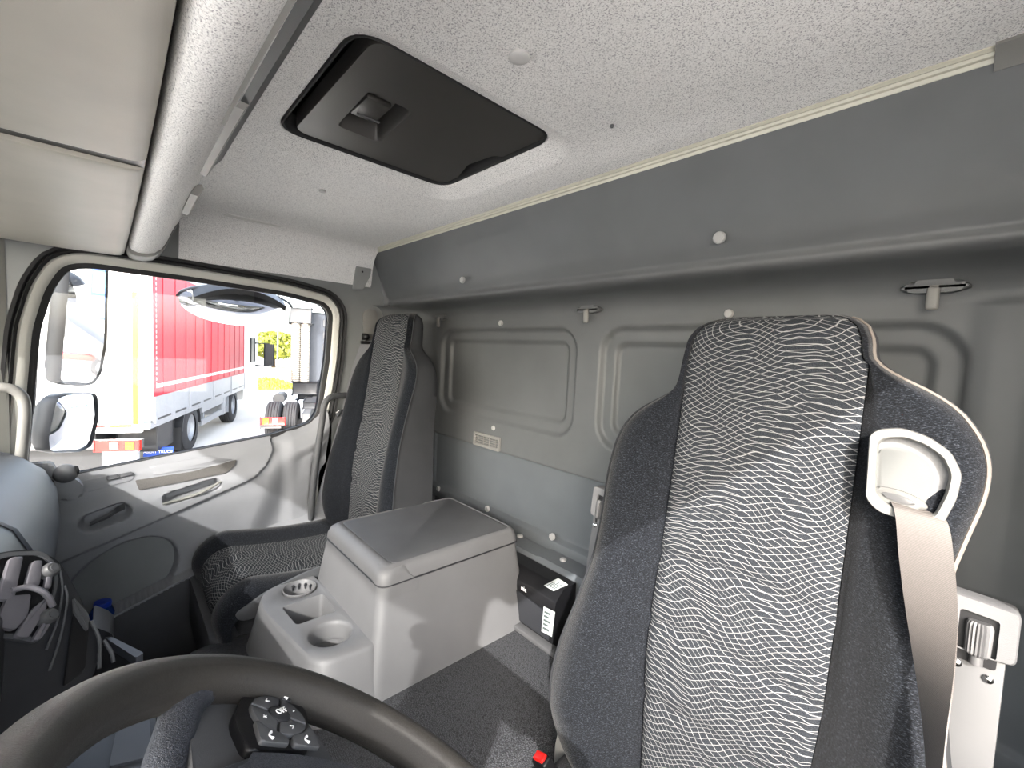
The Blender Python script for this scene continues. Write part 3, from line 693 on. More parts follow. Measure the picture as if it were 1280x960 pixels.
# belt guide on the right shoulder
GUIDE = plastic('belt_guide_plastic', '5f5f5d', .5, 600, .15); GUIDE2 = plastic('belt_guide_door_plastic', '535453', .5, 600, .15)
def db_s(u, d, n=0.): return db.p(u, d, db.surf(u, d) + n)
ringo = [(.142, .163), (.150, .155), (.172, .150), (.196, .157), (.217, .172), (.228, .196), (.226, .225), (.216, .262), (.196, .262), (.160, .258), (.146, .245)]
loc = [db.p(u, d, db.surf(.185, .2) + .020 - .10 * (u - .185)) for u, d in ringo]; ro = rpoly(loc, .008, 4)
cc = sum(ro, Vector()) / len(ro); ri = [cc + (p - cc) * .76 for p in ro]
nv = Vector((.10, -1, .13)).normalized()
b = B(); loops(b, [[p - nv * .03 for p in ro], [p - nv * .003 for p in ro], [cc + (p - cc) * .975 + nv * .003 for p in ro], [cc + (p - cc) * .80 + nv * .003 for p in ro], ri, [p - nv * .018 for p in ri]]); bgd = O('belt_guide', b, GUIDE, drv, smooth=45)
b = B(); prism(b, [p - nv * .010 for p in ri], -nv * .004); O('guide_plate', b, GREY_CON, bgd)
b = B(); q = [cc + (p - cc) * .62 + Vector((-.006, 0, -.004)) for p in ro]; prism(b, [p - nv * .011 for p in q], nv * .004, .002); O('guide_door', b, GUIDE2, bgd)
sc = db.p(.176, .237, db.surf(.185, .2) + .014)
b = B(); xs_, ys_ = Vector((1, .08, -.18)).normalized(), Vector((.18, -.1, 1)).normalized(); 
oval = lambda a, h, c: [c + xs_ * (a * math.cos(t) * (1 if abs(math.cos(t)) > .0 else 1)) + ys_ * (h * math.sin(t)) for t in [2 * math.pi * k / 24 for k in range(24)]]
prism(b, oval(.027, .010, sc - nv * .006), nv * .014, .004); sl_ = O('slot_bezel', b, GUIDE, bgd)
b = B(); prism(b, oval(.016, .0045, sc + nv * .0075), nv * .002, .001); O('slot_badge', b, STEEL, sl_)
b = B(); prism(b, oval(.030, .012, sc - nv * .010 + Vector((.004, .0, -.014))), nv * .008, .001); O('slot_mouth', b, BLACK, bgd)
# reclining brackets either side of the driver back
def bracket(xc, wd, zt, side):
    z0 = .30; yb = lambda z: -.300 - LEAN * (zt - z)
    X, Yd, Zd = Vector((1, 0, 0)), Vector((0, -1, .13)).normalized(), Vector((0, .13, 1)).normalized()
    pt = lambda x, z, n=0: Vector((xc + x, yb(z), z)) + Yd * n
    h = wd / 2
    b = B(); o_ = [pt(-h, z0), pt(h, z0), pt(h, zt - .02), pt(-h, zt - .02)]
    prism(b, [p - Yd * .02 for p in o_], Yd * .02, .002); br = O('recline_bracket', b, STEEL, drv)
    # cover cap with a window for the knob
    b = B(); oc_ = rpoly([pt(-h - .004, zt - .075), pt(-h - .004, zt - .058), pt(-h - .004, zt), pt(h + .008, zt - .004), pt(h + .010, zt - .065), pt(h - .004, zt - .065)], .006, 3)
    oc_ = rpoly([pt(-h - .003, zt - .062), pt(-h - .003, zt), pt(h + .007, zt - .003), pt(h + .007, zt - .062)], .008, 4)
    ic_ = rpoly([pt(-h + .010, zt - .088 + .026), pt(-h + .010, zt - .016), pt(h - .008, zt - .018), pt(h - .008, zt - .062)], .004, 4)
    loops(b, [[p - Yd * .03 for p in oc_], [p + Yd * .006 for p in oc_], [p + Yd * .009 for p in [ (q - pt(0, zt - .031)) * .95 + pt(0, zt - .031) for q in oc_]], [p + Yd * .009 for p in ic_], [p - Yd * .02 for p in ic_]]); O('bracket_cap', b, GREY_CON, br)
    b = B(); prism(b, [p - Yd * .0195 + Yd * .021 for p in rpoly([pt(-h + .008, zt - .075), pt(-h + .008, zt - .016), pt(h - .007, zt - .018), pt(h - .007, zt - .075)], .004, 3)], Yd * .001); O('knob_window', b, BLACK, br)
    kc = pt(.002, zt - .044, .007); b = B(); kn = 20; secs = []
    for hh, rr in ((-.019, .8), (-.017, .95), (.014, 1.0), (.019, .85)):
        secs.append([kc + Zd * hh + (X * math.cos(2 * math.pi * k / (2 * kn)) + Yd * math.sin(2 * math.pi * k / (2 * kn))) * .0115 * rr * (1.0 if k % 2 else .86) for k in range(2 * kn)])
    loft(b, secs); O('ribbed_knob', b, STEEL, br, smooth=20)
    b = B(); tube(b, [kc - Zd * .019, kc - Zd * .03], .006, 10); O('knob_stem', b, STEEL, br)
    for dx in (-.013, .013):
        b = B(); lathe(b, [(.0048, 0), (.0048, .002), (.003, .0035), (.0008, .004)], pt(dx, zt - .084 - dx * .2, 0), Yd, seg=14); O('rivet', b, CHROME, br)
bracket(.829, .05, .992, 1); bracket(.300, .042, .985, -1)
# belts ---------------------------------------------------------------
def strip(bm, ctr, half, th, nrm):
    rows = []
    for c, h, n in zip(ctr, half, nrm): rows.append([c - h + n * th, c + h + n * th, c + h - n * th, c - h - n * th])
    loft(bm, rows)
def belt(name, keys, mat, label, th=.0007, n=10):
    C_ = smooth_path([k[0] for k in keys], n); H_ = smooth_path([k[1] for k in keys], n); Nn = []
    for i in range(len(C_)):
        t = (C_[min(i + 1, len(C_) - 1)] - C_[max(0, i - 1)]).normalized(); Nn.append(t.cross(H_[i]).normalized())
    b = B(); strip(b, C_, H_, th, Nn); return tag(O(name, b, mat, smooth=30), label, 'seat belt')
top_y = sc.y - .006
def bp(px, py, y): return P(px, py, 1, y)
dbelt = belt('seat_belt', [(sc + Vector((.006, .012, -.006)), Vector((.024, .002, -.004))), (bp(1150, 645, top_y - .006), Vector((.0235, .003, -.003))), (bp(1157, 700, top_y - .024), Vector((.0235, -.002, 0))), (bp(1162, 760, top_y - .042), Vector((.022, -.008, 0))), (bp(1165, 830, top_y - .060), Vector((.017, -.016, 0))), (bp(1166, 900, top_y - .076), Vector((.011, -.021, 0))), (bp(1167, 975, top_y - .09), Vector((.007, -.022, 0))), (bp(1168, 1080, top_y - .11), Vector((.006, -.022, 0)))], BELT, 'grey seat belt webbing hanging from the guide on the driver seat shoulder')
# passenger belt: pivot, webbing down beside the seat, tongue
pbelt = empty('seat_belt', (-1.0, -.3, 1.3), 'dark grey seat belt with metal tongue on the pillar beside the passenger seat', 'seat belt')
pv = P(458, 421, 0, -1.005)
b = B(); bmesh.ops.create_uvsphere(b, u_segments=14, v_segments=10, radius=.014, matrix=Matrix.Translation(pv)); box(b, pv + Vector((-.015, 0, 0)), (.03, .018, .03), .004); box(b, pv + Vector((0, .0, -.025)), (.012, .05, .014), .003); O('belt_pivot', b, BLACK, pbelt)
ctr = smooth_path([pv + Vector((0, 0, -.02)), P(444, 470, 0, -.99), P(432, 520, 0, -.985), P(418, 570, 0, -.98), P(404, 622, 0, -.975), P(394, 668, 0, -.97)], 6)
b = B(); half = [Vector((.004, .022, .006))] * len(ctr); strip(b, ctr, half, .0008, [Vector((1, -.1, 0)).normalized()] * len(ctr)); O('webbing', b, BELTD, pbelt)
tg = P(431, 516, 0, -.980)
b = B(); q = [tg + Vector((.004, y, z)) for y, z in ((-.040, .004), (-.022, .016), (.03, .020), (.03, .010), (-.016, .006), (-.024, -.012), (-.034, -.016))]; prism(b, q, (.004, 0, 0), .0008); O('belt_tongue', b, CHROME, pbelt)
b = B(); ctr = smooth_path([P(402, 640, 0, -.97), P(408, 655, 0, -.965), P(402, 668, 0, -.96), P(396, 680, 0, -.955)], 5); strip(b, ctr, [Vector((.006, .02, .008))] * len(ctr), .0008, [Vector((1, -.2, .2)).normalized()] * len(ctr)); O('lap_webbing', b, BELTD, pbelt)
# buckle by the driver seat
bk_ = empty('belt_buckle', (.32, -.46, .45), 'seat belt buckle with a red release button beside the driver seat', 'buckle')
bd = Vector((-.30, -.35, .85)).normalized(); bx_, by_, bz_ = frame(bd, (0, 1, 0)); bc = P(676, 948, 2, .535)
b = B(); box(b, bc - bd * .035, (.034, .022, .075), .005, (bx_, by_, bz_), 3); O('buckle_body', b, BLACK, bk_)
b = B(); box(b, bc + bd * .002, (.024, .016, .010), .003, (bx_, by_, bz_), 3); O('release_button', b, RED, bk_)
b = B(); tube(b, smooth_path([bc - bd * .07, bc - bd * .11 + Vector((.02, .02, 0)), bc + Vector((.06, .06, -.16))], 4), .009, 8); O('buckle_stalk', b, CHAR, bk_)
b = B(); prism(b, rpoly([P(*p, 1, -.41) for p in ((700, 905), (720, 930), (716, 975), (690, 985), (694, 930))], .01, 4), (0, .02, 0), .004); O('hinge_cover', b, GREY_LT, drv)

# ================================================================== CENTRE CONSOLE
con = empty('centre_console', (-.27, -.45, .45), 'grey plastic centre console box with hinged lid and cup holders between the seats', 'console')
ZB, ZT = .448, .728
def csec(y, xl, xr, z, r=.02): return None
# main box: sections stacked in z, front edge steep, taper towards the top
def rect_z(z, x0, x1, y0, y1, r):
    return rpoly([(x0, y0, z), (x1, y0, z), (x1, y1, z), (x0, y1, z)], r, 6)
b = B(); loft(b, [rect_z(ZB, -.475, -.045, -.640, -.135, .03), rect_z(.50, -.472, -.055, -.630, -.138, .03), rect_z(.60, -.468, -.080, -.610, -.145, .028), rect_z(.665, -.464, -.096, -.597, -.150, .026), rect_z(.690, -.462, -.101, -.592, -.151, .026)])
body = O('console_body', b, GREY_CON, con, smooth=60)
# lid with a proud rim, raised front corner shoulders and a dark inlay
b = B(); loft(b, [rect_z(.689, -.464, -.099, -.594, -.149, .027), rect_z(.705, -.464, -.102, -.592, -.150, .027), rect_z(.720, -.460, -.106, -.585, -.153, .027), rect_z(.7275, -.453, -.113, -.572, -.159, .026), rect_z(.7300, -.446, -.120, -.560, -.165, .024), rect_z(.7275, -.444, -.122, -.556, -.167, .023)]); lid_ = O('console_lid', b, GREY_CON, con, smooth=45)
b = B(); prism(b, rect_z(.727, -.443, -.123, -.554, -.168, .022), (0, 0, .0018), .001); O('lid_inlay', b, GREY_LIDTOP, lid_)
b = B(); tube(b, rect_z(.6895, -.465, -.098, -.595, -.148, .027), .0022, 6, True); O('lid_seam', b, DARK, lid_)
# front shoulder of the body that wraps up over the lid's front corner (photo: notch at the driver-side front corner)
prz = [(.655, -.0938, -.5995), (.689, -.099, -.594), (.705, -.102, -.592), (.720, -.106, -.585), (.7265, -.112, -.574)]
def shoulder(i, j):
    k = i / 22; zt2 = .7255 - (.7255 - .688) * sst(.62, .98, k) ; z = .66 + (zt2 - .66) * j / 8; o = .0022
    x1 = interp([(q[0], q[1]) for q in prz], z) + o; y0 = interp([(q[0], q[2]) for q in prz], z) - o; r = .027
    if k < .2: return Vector((x1 - r - .012 * (1 - k / .2), y0, z))
    if k < .5: a = math.pi / 2 * (k - .2) / .3; return Vector((x1 - r + r * math.sin(a), y0 + r - r * math.cos(a), z))
    return Vector((x1, y0 + r + .075 * (k - .5) / .5, z))
b = B(); V_ = grid(b, 23, 9, shoulder)
for i in range(22): b.faces.new((V_[i][8], V_[i + 1][8], b.verts.new(V_[i + 1][8].co + Vector((-.008, .008, .0))), b.verts.new(V_[i][8].co + Vector((-.008, .008, .0)))))
bmesh.ops.remove_doubles(b, verts=b.verts, dist=.0002); O('lid_shoulder', b, GREY_CON, body, smooth=45)
# cup deck in front: flared skirt and a top deck with three openings
DZ = .572
def deck(z, ex): return rpoly([(-.478 - ex * .3, -.62, z), (-.086 + ex * .8, -.60, z), (-.105 + ex * 1.0, -.735 - ex * .55, z), (-.40 - ex * .6, -.775 - ex * .6, z), (-.478 - ex * .3, -.745 - ex * .5, z)], [.005, .03, .05, .05, .04], 7)
cups = [(-.425, -.672, .046), (-.185, -.675, .052)]
circ = lambda c, r, z, n=32: [Vector((c[0] + r * math.cos(2 * math.pi * k / n), c[1] + r * math.sin(2 * math.pi * k / n), z)) for k in range(n)]
tray = rpoly([(-.362, -.632, DZ), (-.262, -.632, DZ), (-.262, -.728, DZ), (-.362, -.735, DZ)], .012, 4)
b = B(); dk = deck(DZ, 0)
holed(b, dk, [circ(c, r, DZ) for *c, r in cups] + [tray])
for f in b.faces:
    f.normal_update()
    if f.normal.z < 0: f.normal_flip()
lp = [dk, [p + Vector((0, 0, -.004)) for p in deck(DZ, .006)], [p + Vector((0, 0, -.012)) for p in deck(DZ, .010)], deck(.51, .028), deck(ZB, .052)]
loops(b, lp)
for *c, r in cups: loops(b, [circ(c, r, DZ), circ(c, r - .004, DZ - .003), circ(c, r - .006, DZ - .012), circ(c, r - .010, DZ - .040), circ(c, r - .016, DZ - .041), circ(c, r - .020, DZ - .062)])
ti = lambda k, z: [Vector((-.312 + (p.x + .312) * k, -.682 + (p.y + .682) * k, z)) for p in tray]
loops(b, [tray, ti(.96, DZ - .006), ti(.90, DZ - .06)])
bmesh.ops.remove_doubles(b, verts=b.verts, dist=.0003); O('cup_deck', b, GREY_CON, con, smooth=42)
for *c, r in cups:
    b = B(); lathe(b, [(r - .018, DZ - .064), (r - .020, DZ - .061), (.010, DZ - .061), (.001, DZ - .061)], (c[0], c[1], 0), (0, 0, 1), seg=28); O('cup_floor', b, GREY_CON, con)
b = B(); prism(b, ti(.93, DZ - .061), (0, 0, .001)); O('tray_floor', b, GREY_CON, con)
# cup with rib slots: ashtray insert standing in the passenger-side holder
ash = empty('ashtray_cup', (-.425, -.672, DZ - .05), 'grey round ashtray insert with rib slots in the cup holder by the passenger seat', 'ashtray')
b = B(); lathe(b, [(.034, DZ - .060), (.041, DZ - .004), (.043, DZ + .003), (.0415, DZ + .0045), (.0395, DZ + .002), (.031, DZ - .030), (.020, DZ - .034), (.001, DZ - .034)], (-.425, -.672, 0), (0, 0, 1), seg=32, cap=False); O('cup_shell', b, GREY_CON, ash)
for k in range(8):
    a = 1.9 + k * .25; c = Vector((-.425 + .0355 * math.cos(a), -.672 + .0355 * math.sin(a), DZ - .014)); ax = (Vector((-math.sin(a), math.cos(a), 0)), Vector((math.cos(a), math.sin(a), .28)).normalized(), Vector((-.28 * math.cos(a), -.28 * math.sin(a), 1)).normalized())
    if k % 2 == 0: b = B(); box(b, c, (.0035, .006, .020), .001, ax); O('rib_slot', b, DARK, ash)
# ================================================================== BEHIND THE CONSOLE
shf = empty('storage_cover', (-.05, -.05, .45), 'grey moulded storage cover along the foot of the rear wall', 'cover')
b = B(); sweep_x(b, [(.01, .455), (-.075, .455), (-.080, .60), (-.078, .612), (-.070, .620), (.012, .628)], -.60, -.085); O('cover_panel', b, GREY_LOW, shf)
b = B(); sweep_x(b, [(.01, .455), (-.078, .455), (-.084, .602), (-.082, .616), (-.072, .626), (.012, .634)], -.088, .30); cv = O('cover_panel', b, GREY_LOW, shf)
for px, py in ((704, 700), (650, 670), (643, 672)):
    if px == 643: continue
    b = B(); lathe(b, [(.0105, -.003), (.0105, .003), (.008, .005), (.001, .0055)], P(px, py, 2, .630), (0, 0, 1), seg=16); O('cap', b, CAPM, cv)
# black electronics box with stickers
bx = empty('control_box', (-.02, -.14, .45), 'black electronics box with two white stickers standing behind the console', 'box')
X0, X1, YF, YB = -.22, .078, -.175, -.088; zt_ = .598
b = B(); loft(b, [rpoly([(x, YF, .455), (x, YB, .455), (x, YB, zt_ + .018), (x, YF + .035, zt_ + .016), (x, YF + .004, zt_ - .012), (x, YF, zt_ - .03)], .005, 3) for x in (X0, X1 - .004, X1)]); O('box_case', b, BLACK, bx, smooth=35)
b = B(); prism(b, rpoly([(X0, YF - .0, .474), (X1 - .012, YF - .0, .474), (X1 - .012, YF, .545), (-.05, YF, .558), (X0, YF, .558)], .004, 3), (0, -.004, 0), .002); O('front_plate', b, DARK, bx)
def stk(corners, y=None):
    q = corners; n = (q[1] - q[0]).cross(q[3] - q[0]).normalized()
    if n.dot(CAM - q[0]) < 0: n = -n
    b = B(); prism(b, q, n * .0012); s_ = O('sticker', b, PAPER, bx, smooth=0)
    for k in range(5):
        t0 = .14 + .16 * k; b = B(); w_ = random.uniform(.5, .85)
        f = lambda u, v: q[0] + (q[1] - q[0]) * u + (q[3] - q[0]) * v
        prism(b, [f(.1, t0), f(w_, t0), f(w_, t0 + .08), f(.1, t0 + .08)], n * .0016); O('printed_line', b, PAPERP, s_, smooth=0)
nt_ = Vector((0, -.46, .89)); p0 = Vector((0, YF + .02, zt_ + .002))
stk([PP(*p, p0 + Vector((0, -.002, .003)), nt_) for p in ((680, 732), (698, 723), (710, 731), (692, 739))])
stk([P(*p, 1, YF - .0045) for p in ((680, 758), (694, 765), (690, 796), (677, 789))])
text('box_lettering', 'nic', .020, P(655, 741, 1, YF - .004) + Vector((0, -.002, .012)), (1, 0, 0), (0, 0, 1), TXT, bx)
b = B(); box(b, (-.03, -.185, .462), (.27, .03, .014), .003); O('mounting_foot', b, STEEL, bx)

# ================================================================== STEERING WHEEL
wc = Vector((.553, -.935, .902)); th = .63
wn_ = Vector((0, math.sin(th), math.cos(th))); wx = Vector((1, 0, 0)); wf = Vector((0, -math.cos(th), math.sin(th)))
W = lambda x, f_, h=0.: wc + wx * x + wf * f_ + wn_ * h
stw = empty('steering_wheel', wc, 'black grained steering wheel with thumb buttons on its spoke', 'steering wheel')
b = B(); NR = 96; rings = []
for k in range(NR):
    a = 2 * math.pi * k / NR; c = W(.206 * math.cos(a), .206 * math.sin(a)); rd = (c - wc).normalized(); ring = []
    bulge = 1 + .10 * max(0, math.cos(2 * (a - math.pi) )) * 0
    for q in range(16):
        t = 2 * math.pi * q / 16; ring.append(c + rd * (.0195 * bulge * math.cos(t)) + wn_ * (.0215 * bulge * math.sin(t)))
    rings.append([b.verts.new(p) for p in ring])
for k in range(NR):
    A, Bq = rings[k], rings[(k + 1) % NR]
    for q in range(16): b.faces.new((A[q], A[(q + 1) % 16], Bq[(q + 1) % 16], Bq[q]))
O('rim', b, RIM, stw, smooth=80)
def slab(name, pts, h0, h1, mat, r=.01, bev=.004, parent=stw, smooth=45):
    b = B(); q = rpoly([W(x, f_, h0) for x, f_ in pts], r, 5); prism(b, q, wn_ * (h1 - h0), bev, 3); return O(name, b, mat, parent, smooth)
for sg in (-1, 1):
    # leather-wrapped front arm that flows from the rim to the hub, and the plain spoke face beside it
    b = B(); pth = smooth_path([W(sg * .196, .066, -.004), W(sg * .174, .082, -.010), W(sg * .148, .088, -.018), W(sg * .115, .092, -.028), W(sg * .06, .090, -.040)], 5); m = len(pth)
    tube(b, pth, [.017 - .002 * math.sin(math.pi * k / (m - 1)) for k in range(m)], 12); O('spoke_arm', b, SPOKE, stw, smooth=80)
    slab('spoke_face', [(sg * .200, .078), (sg * .200, -.030), (sg * .175, -.040), (sg * .05, -.060), (sg * .05, .090), (sg * .15, .082)], -.035, -.010, CHAR, .012)
    pad = slab('button_pad', [(sg * .192, .030), (sg * .200, -.026), (sg * .178, -.034), (sg * .118, -.016), (sg * .112, .046), (sg * .150, .050)], -.012, -.002, BLACK, .010, .003)
    bc_ = (sg * .158, .006)
    dirs = lambda a, r: (bc_[0] + r * math.cos(a), bc_[1] + r * math.sin(a))
    for q in range(4):
        a0 = q * math.pi / 2 + .35; arc_ = [dirs(a0 + .04 + (math.pi / 2 - .08) * k / 8, .0275) for k in range(9)] + [dirs(a0 + .09 + (math.pi / 2 - .18) * (8 - k) / 8, .0112) for k in range(9)]
        b = B(); prism(b, [W(x, f_, -.002) for x, f_ in arc_], wn_ * .004, .0013); O('rocker_button', b, CHAR, pad, 30)
    b = B(); lathe(b, [(.0105, 0), (.0105, .0045), (.008, .006), (.001, .0065)], W(*bc_, -.002), wn_, seg=24); cb = O('centre_button', b, DARK, pad)
    for sx in (-1, 1):
        cpt = (bc_[0] + sg * .036 * .85, bc_[1] + sx * .024) if False else (bc_[0] - sg * .026, bc_[1] + sx * .022)
        slab('corner_button', [(bc_[0] - sg * .040, bc_[1] + sx * .002), (bc_[0] - sg * .029, bc_[1] + sx * .003), (bc_[0] - sg * .023, bc_[1] + sx * .018), (bc_[0] - sg * .012, bc_[1] + sx * .028), (bc_[0] - sg * .040, bc_[1] + sx * .030)], -.002, .002, CHAR, .004, .0015, pad)
    slab('corner_button', [(bc_[0] + sg * .024, bc_[1] - .022), (bc_[0] + sg * .036, bc_[1] - .024), (bc_[0] + sg * .036, bc_[1] - .010), (bc_[0] + sg * .026, bc_[1] - .010)], -.002, .002, DARK, .004, .0015, pad)
    if sg < 0:
        yd = (-wx * .9 + wf * -.35); xd = wf * .9 - wx * .35
        xd, yd = -wf * .85 - wx * .5, wx * -.85 + wf * .5
        xd = Vector(xd).normalized(); yd = Vector(yd)
        text('button_lettering', 'OFF', .0085, W(bc_[0], bc_[1], .0049), xd, yd, TXT, pad, .0003)
        for a, s_ in ((.35 + math.pi / 4 + k * math.pi / 2, t) for k, t in enumerate(('+', '<', '-', '>'))):
            text('button_symbol', s_, .009, W(*dirs(a, .019), .0024), xd, yd, TXT, pad, .0003)
        # telephone handset symbols
        for cx_, cf_ in ((bc_[0] + .033, bc_[1] + .018), (bc_[0] + .033, bc_[1] - .018), (bc_[0] - .030, bc_[1] - .017)):
            b = B(); tube(b, [W(cx_ - .004 + .008 * t, cf_ + .003 * math.sin(math.pi * t), .0024) for t in (0, .25, .5, .75, 1)], [.0014, .0008, .0007, .0008, .0014], 6); O('phone_symbol', b, TXT, pad)
slab('hub_cover', [(-.096, .085), (.096, .085), (.104, .0), (.085, -.075), (.03, -.105), (-.03, -.105), (-.085, -.075), (-.104, .0)], -.045, .004, SPOKE, .035, .012)
slab('lower_spoke', [(-.045, -.08), (.045, -.08), (.052, -.20), (-.052, -.20)], -.035, -.008, CHAR, .01)
b = B(); lathe(b, [(.055, 0), (.06, -.05), (.055, -.30)], W(0, 0, -.045), wn_, seg=24); O('column', b, DARK, stw)

# ================================================================== DASHBOARD
dash = empty('dashboard', (0, -1.4, .3), 'slate grey dashboard with centre air vents and a dark lower stack', 'dashboard')
dsec = [(-1.80, .90), (-1.60, .935), (-1.40, .945), (-1.29, .935), (-1.225, .912), (-1.185, .875), (-1.162, .82), (-1.156, .74), (-1.165, .66), (-1.20, .58), (-1.27, .50), (-1.36, .40), (-1.42, .12), (-1.80, .12)]
def dash_loft(name, xs, mat):
    b = B(); secs = []
    for x, s in xs: secs.append([Vector((x, -1.80 + (y + 1.80) * (1 - .22 * (1 - s)), .12 + (z - .12) * (1 - .06 * (1 - s)))) for y, z in dsec])
    loft(b, secs); return O(name, b, mat, dash, smooth=50)
dash_loft('passenger_dash', [(-1.02, 0), (-1.012, .35), (-.995, .62), (-.96, .85), (-.90, .97), (-.82, 1), (-.5, 1), (-.40, 1)], DASH)
dash_loft('driver_dash', [(-.40, .96), (-.05, .9), (.4, .9), (1.0, .9)], DARK)
b = B(); tube(b, [Vector((-.985, -1.80 + (y + 1.80) * .94, .12 + (z - .12) * .985)) for y, z in dsec[3:10]], .008, 8); O('dash_end_bead', b, DASH, dash, smooth=80)
# centre stack: features laid on one slanted face turned towards the driver
sn = Vector((.55, .62, .56)).normalized(); s0 = Vector((-.235, -1.125, .825))
SP = lambda px, py, h=0.: PP(px, py, s0 + sn * h, sn)
stack_o = rpoly([SP(*p) for p in ((-40, 700), (0, 690), (44, 686), (74, 700), (98, 742), (118, 786), (128, 825), (80, 900), (-40, 930))], .02, 4)
b = B(); prism(b, [p - sn * .13 for p in stack_o], sn * .13, .006, 3); stk_ = O('centre_stack', b, DARK, dash)
vo = rpoly([SP(*p, .001) for p in ((-30, 705), (4, 692), (50, 690), (68, 706), (70, 730), (60, 772), (46, 806), (10, 800), (-30, 800))], .012, 4)
vc = sum(vo, Vector()) / len(vo); vi = [vc + (p - vc) * .90 for p in vo]
b = B(); loops(b, [[p - sn * .01 for p in vo], [p + sn * .005 for p in vo], [p + sn * .005 for p in vi], [p - sn * .03 for p in vi]]); vf = O('vent_bezel', b, CHAR, stk_)
b = B(); prism(b, [p + sn * .0005 for p in vi], sn * .001); O('vent_throat', b, BLACK, vf)
VANE = plastic('vent_vane_plastic', '666468', .4, 600, .15)
for q in ([(-8, 752), (9, 699), (26, 697), (14, 752)], [(28, 735), (37, 703), (50, 702), (46, 735)], [(52, 738), (57, 710), (64, 712), (60, 738)], [(-12, 786), (6, 748), (36, 744), (30, 772), (16, 790)], [(14, 798), (36, 764), (56, 748), (52, 766), (32, 800)], [(36, 803), (52, 778), (62, 764), (58, 784), (46, 803)]):
    pts = rpoly([SP(*p, .006) for p in q], .006, 3); b = B(); prism(b, pts, sn * .007 , .002); O('vent_vane', b, VANE, vf)
b = B(); tube(b, smooth_path([SP(14, 738, .016), SP(34, 734, .020), SP(50, 738, .022), SP(60, 746, .020), SP(66, 758, .014)], 5), .0045, 8); O('vent_bar', b, VANE, vf)
for px, py in ((62, 713), (60, 771)):
    c = SP(px, py, .012)
    b = B(); lathe(b, [(.011, -.014), (.012, .004), (.009, .009), (.001, .010)], c, sn, seg=18); kb = O('vent_thumbwheel', b, STEEL, vf)
    b = B(); lathe(b, [(.0055, 0), (.0055, .002), (.001, .002)], c + sn * .009, sn, seg=12); O('wheel_mark', b, CHAR, kb)
for L in ([(73, 706), (78, 735), (72, 775), (58, 812)], [(81, 732), (84, 750), (76, 795), (62, 838)]):
    b = B(); tube(b, smooth_path([SP(*p, .003) for p in L], 6), .0018, 6); O('trim_line', b, CHAR, stk_)
b = B(); prism(b, rpoly([SP(*p, .001) for p in ((92, 752), (110, 772), (109, 792), (104, 840), (78, 860), (86, 800))], .006, 3), sn * .003, .001); sl2 = O('card_slot', b, BLACK, stk_)
b = B(); prism(b, rpoly([SP(*p, .004) for p in ((90, 748), (109, 769), (108, 790), (104, 786), (91, 766))], .004, 3), sn * .004, .001); O('slot_flap', b, CHAR, sl2)
for L in ([(114, 776), (124, 800), (124, 836)], [(130, 800), (139, 815), (142, 828)]):
    b = B(); tube(b, smooth_path([SP(*p, .004) for p in L], 6), .0028, 6); O('trim_line', b, CHAR, stk_)
b = B(); prism(b, rpoly([P(*p, 0, -.42) for p in ((114, 782), (140, 792), (143, 800), (136, 808), (120, 804))], .008, 3), (-.10, 0, 0), .004); O('shelf_end', b, DARK, dash)
b = B(); prism(b, rpoly([P(*p, 2, .60) for p in ((128, 795), (140, 796), (180, 816), (170, 822))], .005, 3), (0, 0, -.02), .003); O('tray_edge', b, DASH, dash)
# lower console ahead of the tunnel, seen through the wheel
LZ = .56
lc = empty('lower_console', (-.1, -1.1, .1), 'dark lower console with a slate panel seen through the steering wheel', 'console')
b = B(); box(b, (-.13, -1.13, .32), (.42, .28, .44), .02); O('console_block', b, DARK, lc)
b = B(); prism(b, rpoly([P(*p, 2, LZ) for p in ((150, 890), (186, 888), (190, 945), (136, 958))], .006, 3), (0, 0, -.03), .003); O('slate_panel', b, DASH, lc)
b = B(); prism(b, rpoly([P(*p, 2, LZ) for p in ((196, 886), (210, 888), (218, 905), (216, 965), (196, 965))], .008, 3), (0, 0, -.03), .004); O('grain_border', b, SPOKE, lc)
b = B(); prism(b, rpoly([P(*p, 2, LZ - .004) for p in ((138, 958), (192, 946), (192, 975), (130, 980))], .006, 3), (0, 0, -.03), .003); O('lower_flap', b, DASH, lc)
# blue bottle standing in the door pocket
pb_ = P(128, 758, 0, -.985)
b = B(); lathe(b, [(.030, -.10), (.031, -.02), (.022, .0), (.020, .004)], pb_, (0, .1, 1), seg=24); bo_ = B()
btl = tag(O('bottle', b, plastic('clear_blue_bottle', '223f7a', .25, 100, 0)), 'bottle with a blue cap standing in the passenger door pocket', 'bottle')
b = B(); lathe(b, [(.021, .0), (.022, .012), (.020, .016), (.001, .017)], pb_, (0, .1, 1), seg=24); O('cap', b, BLUE, btl)

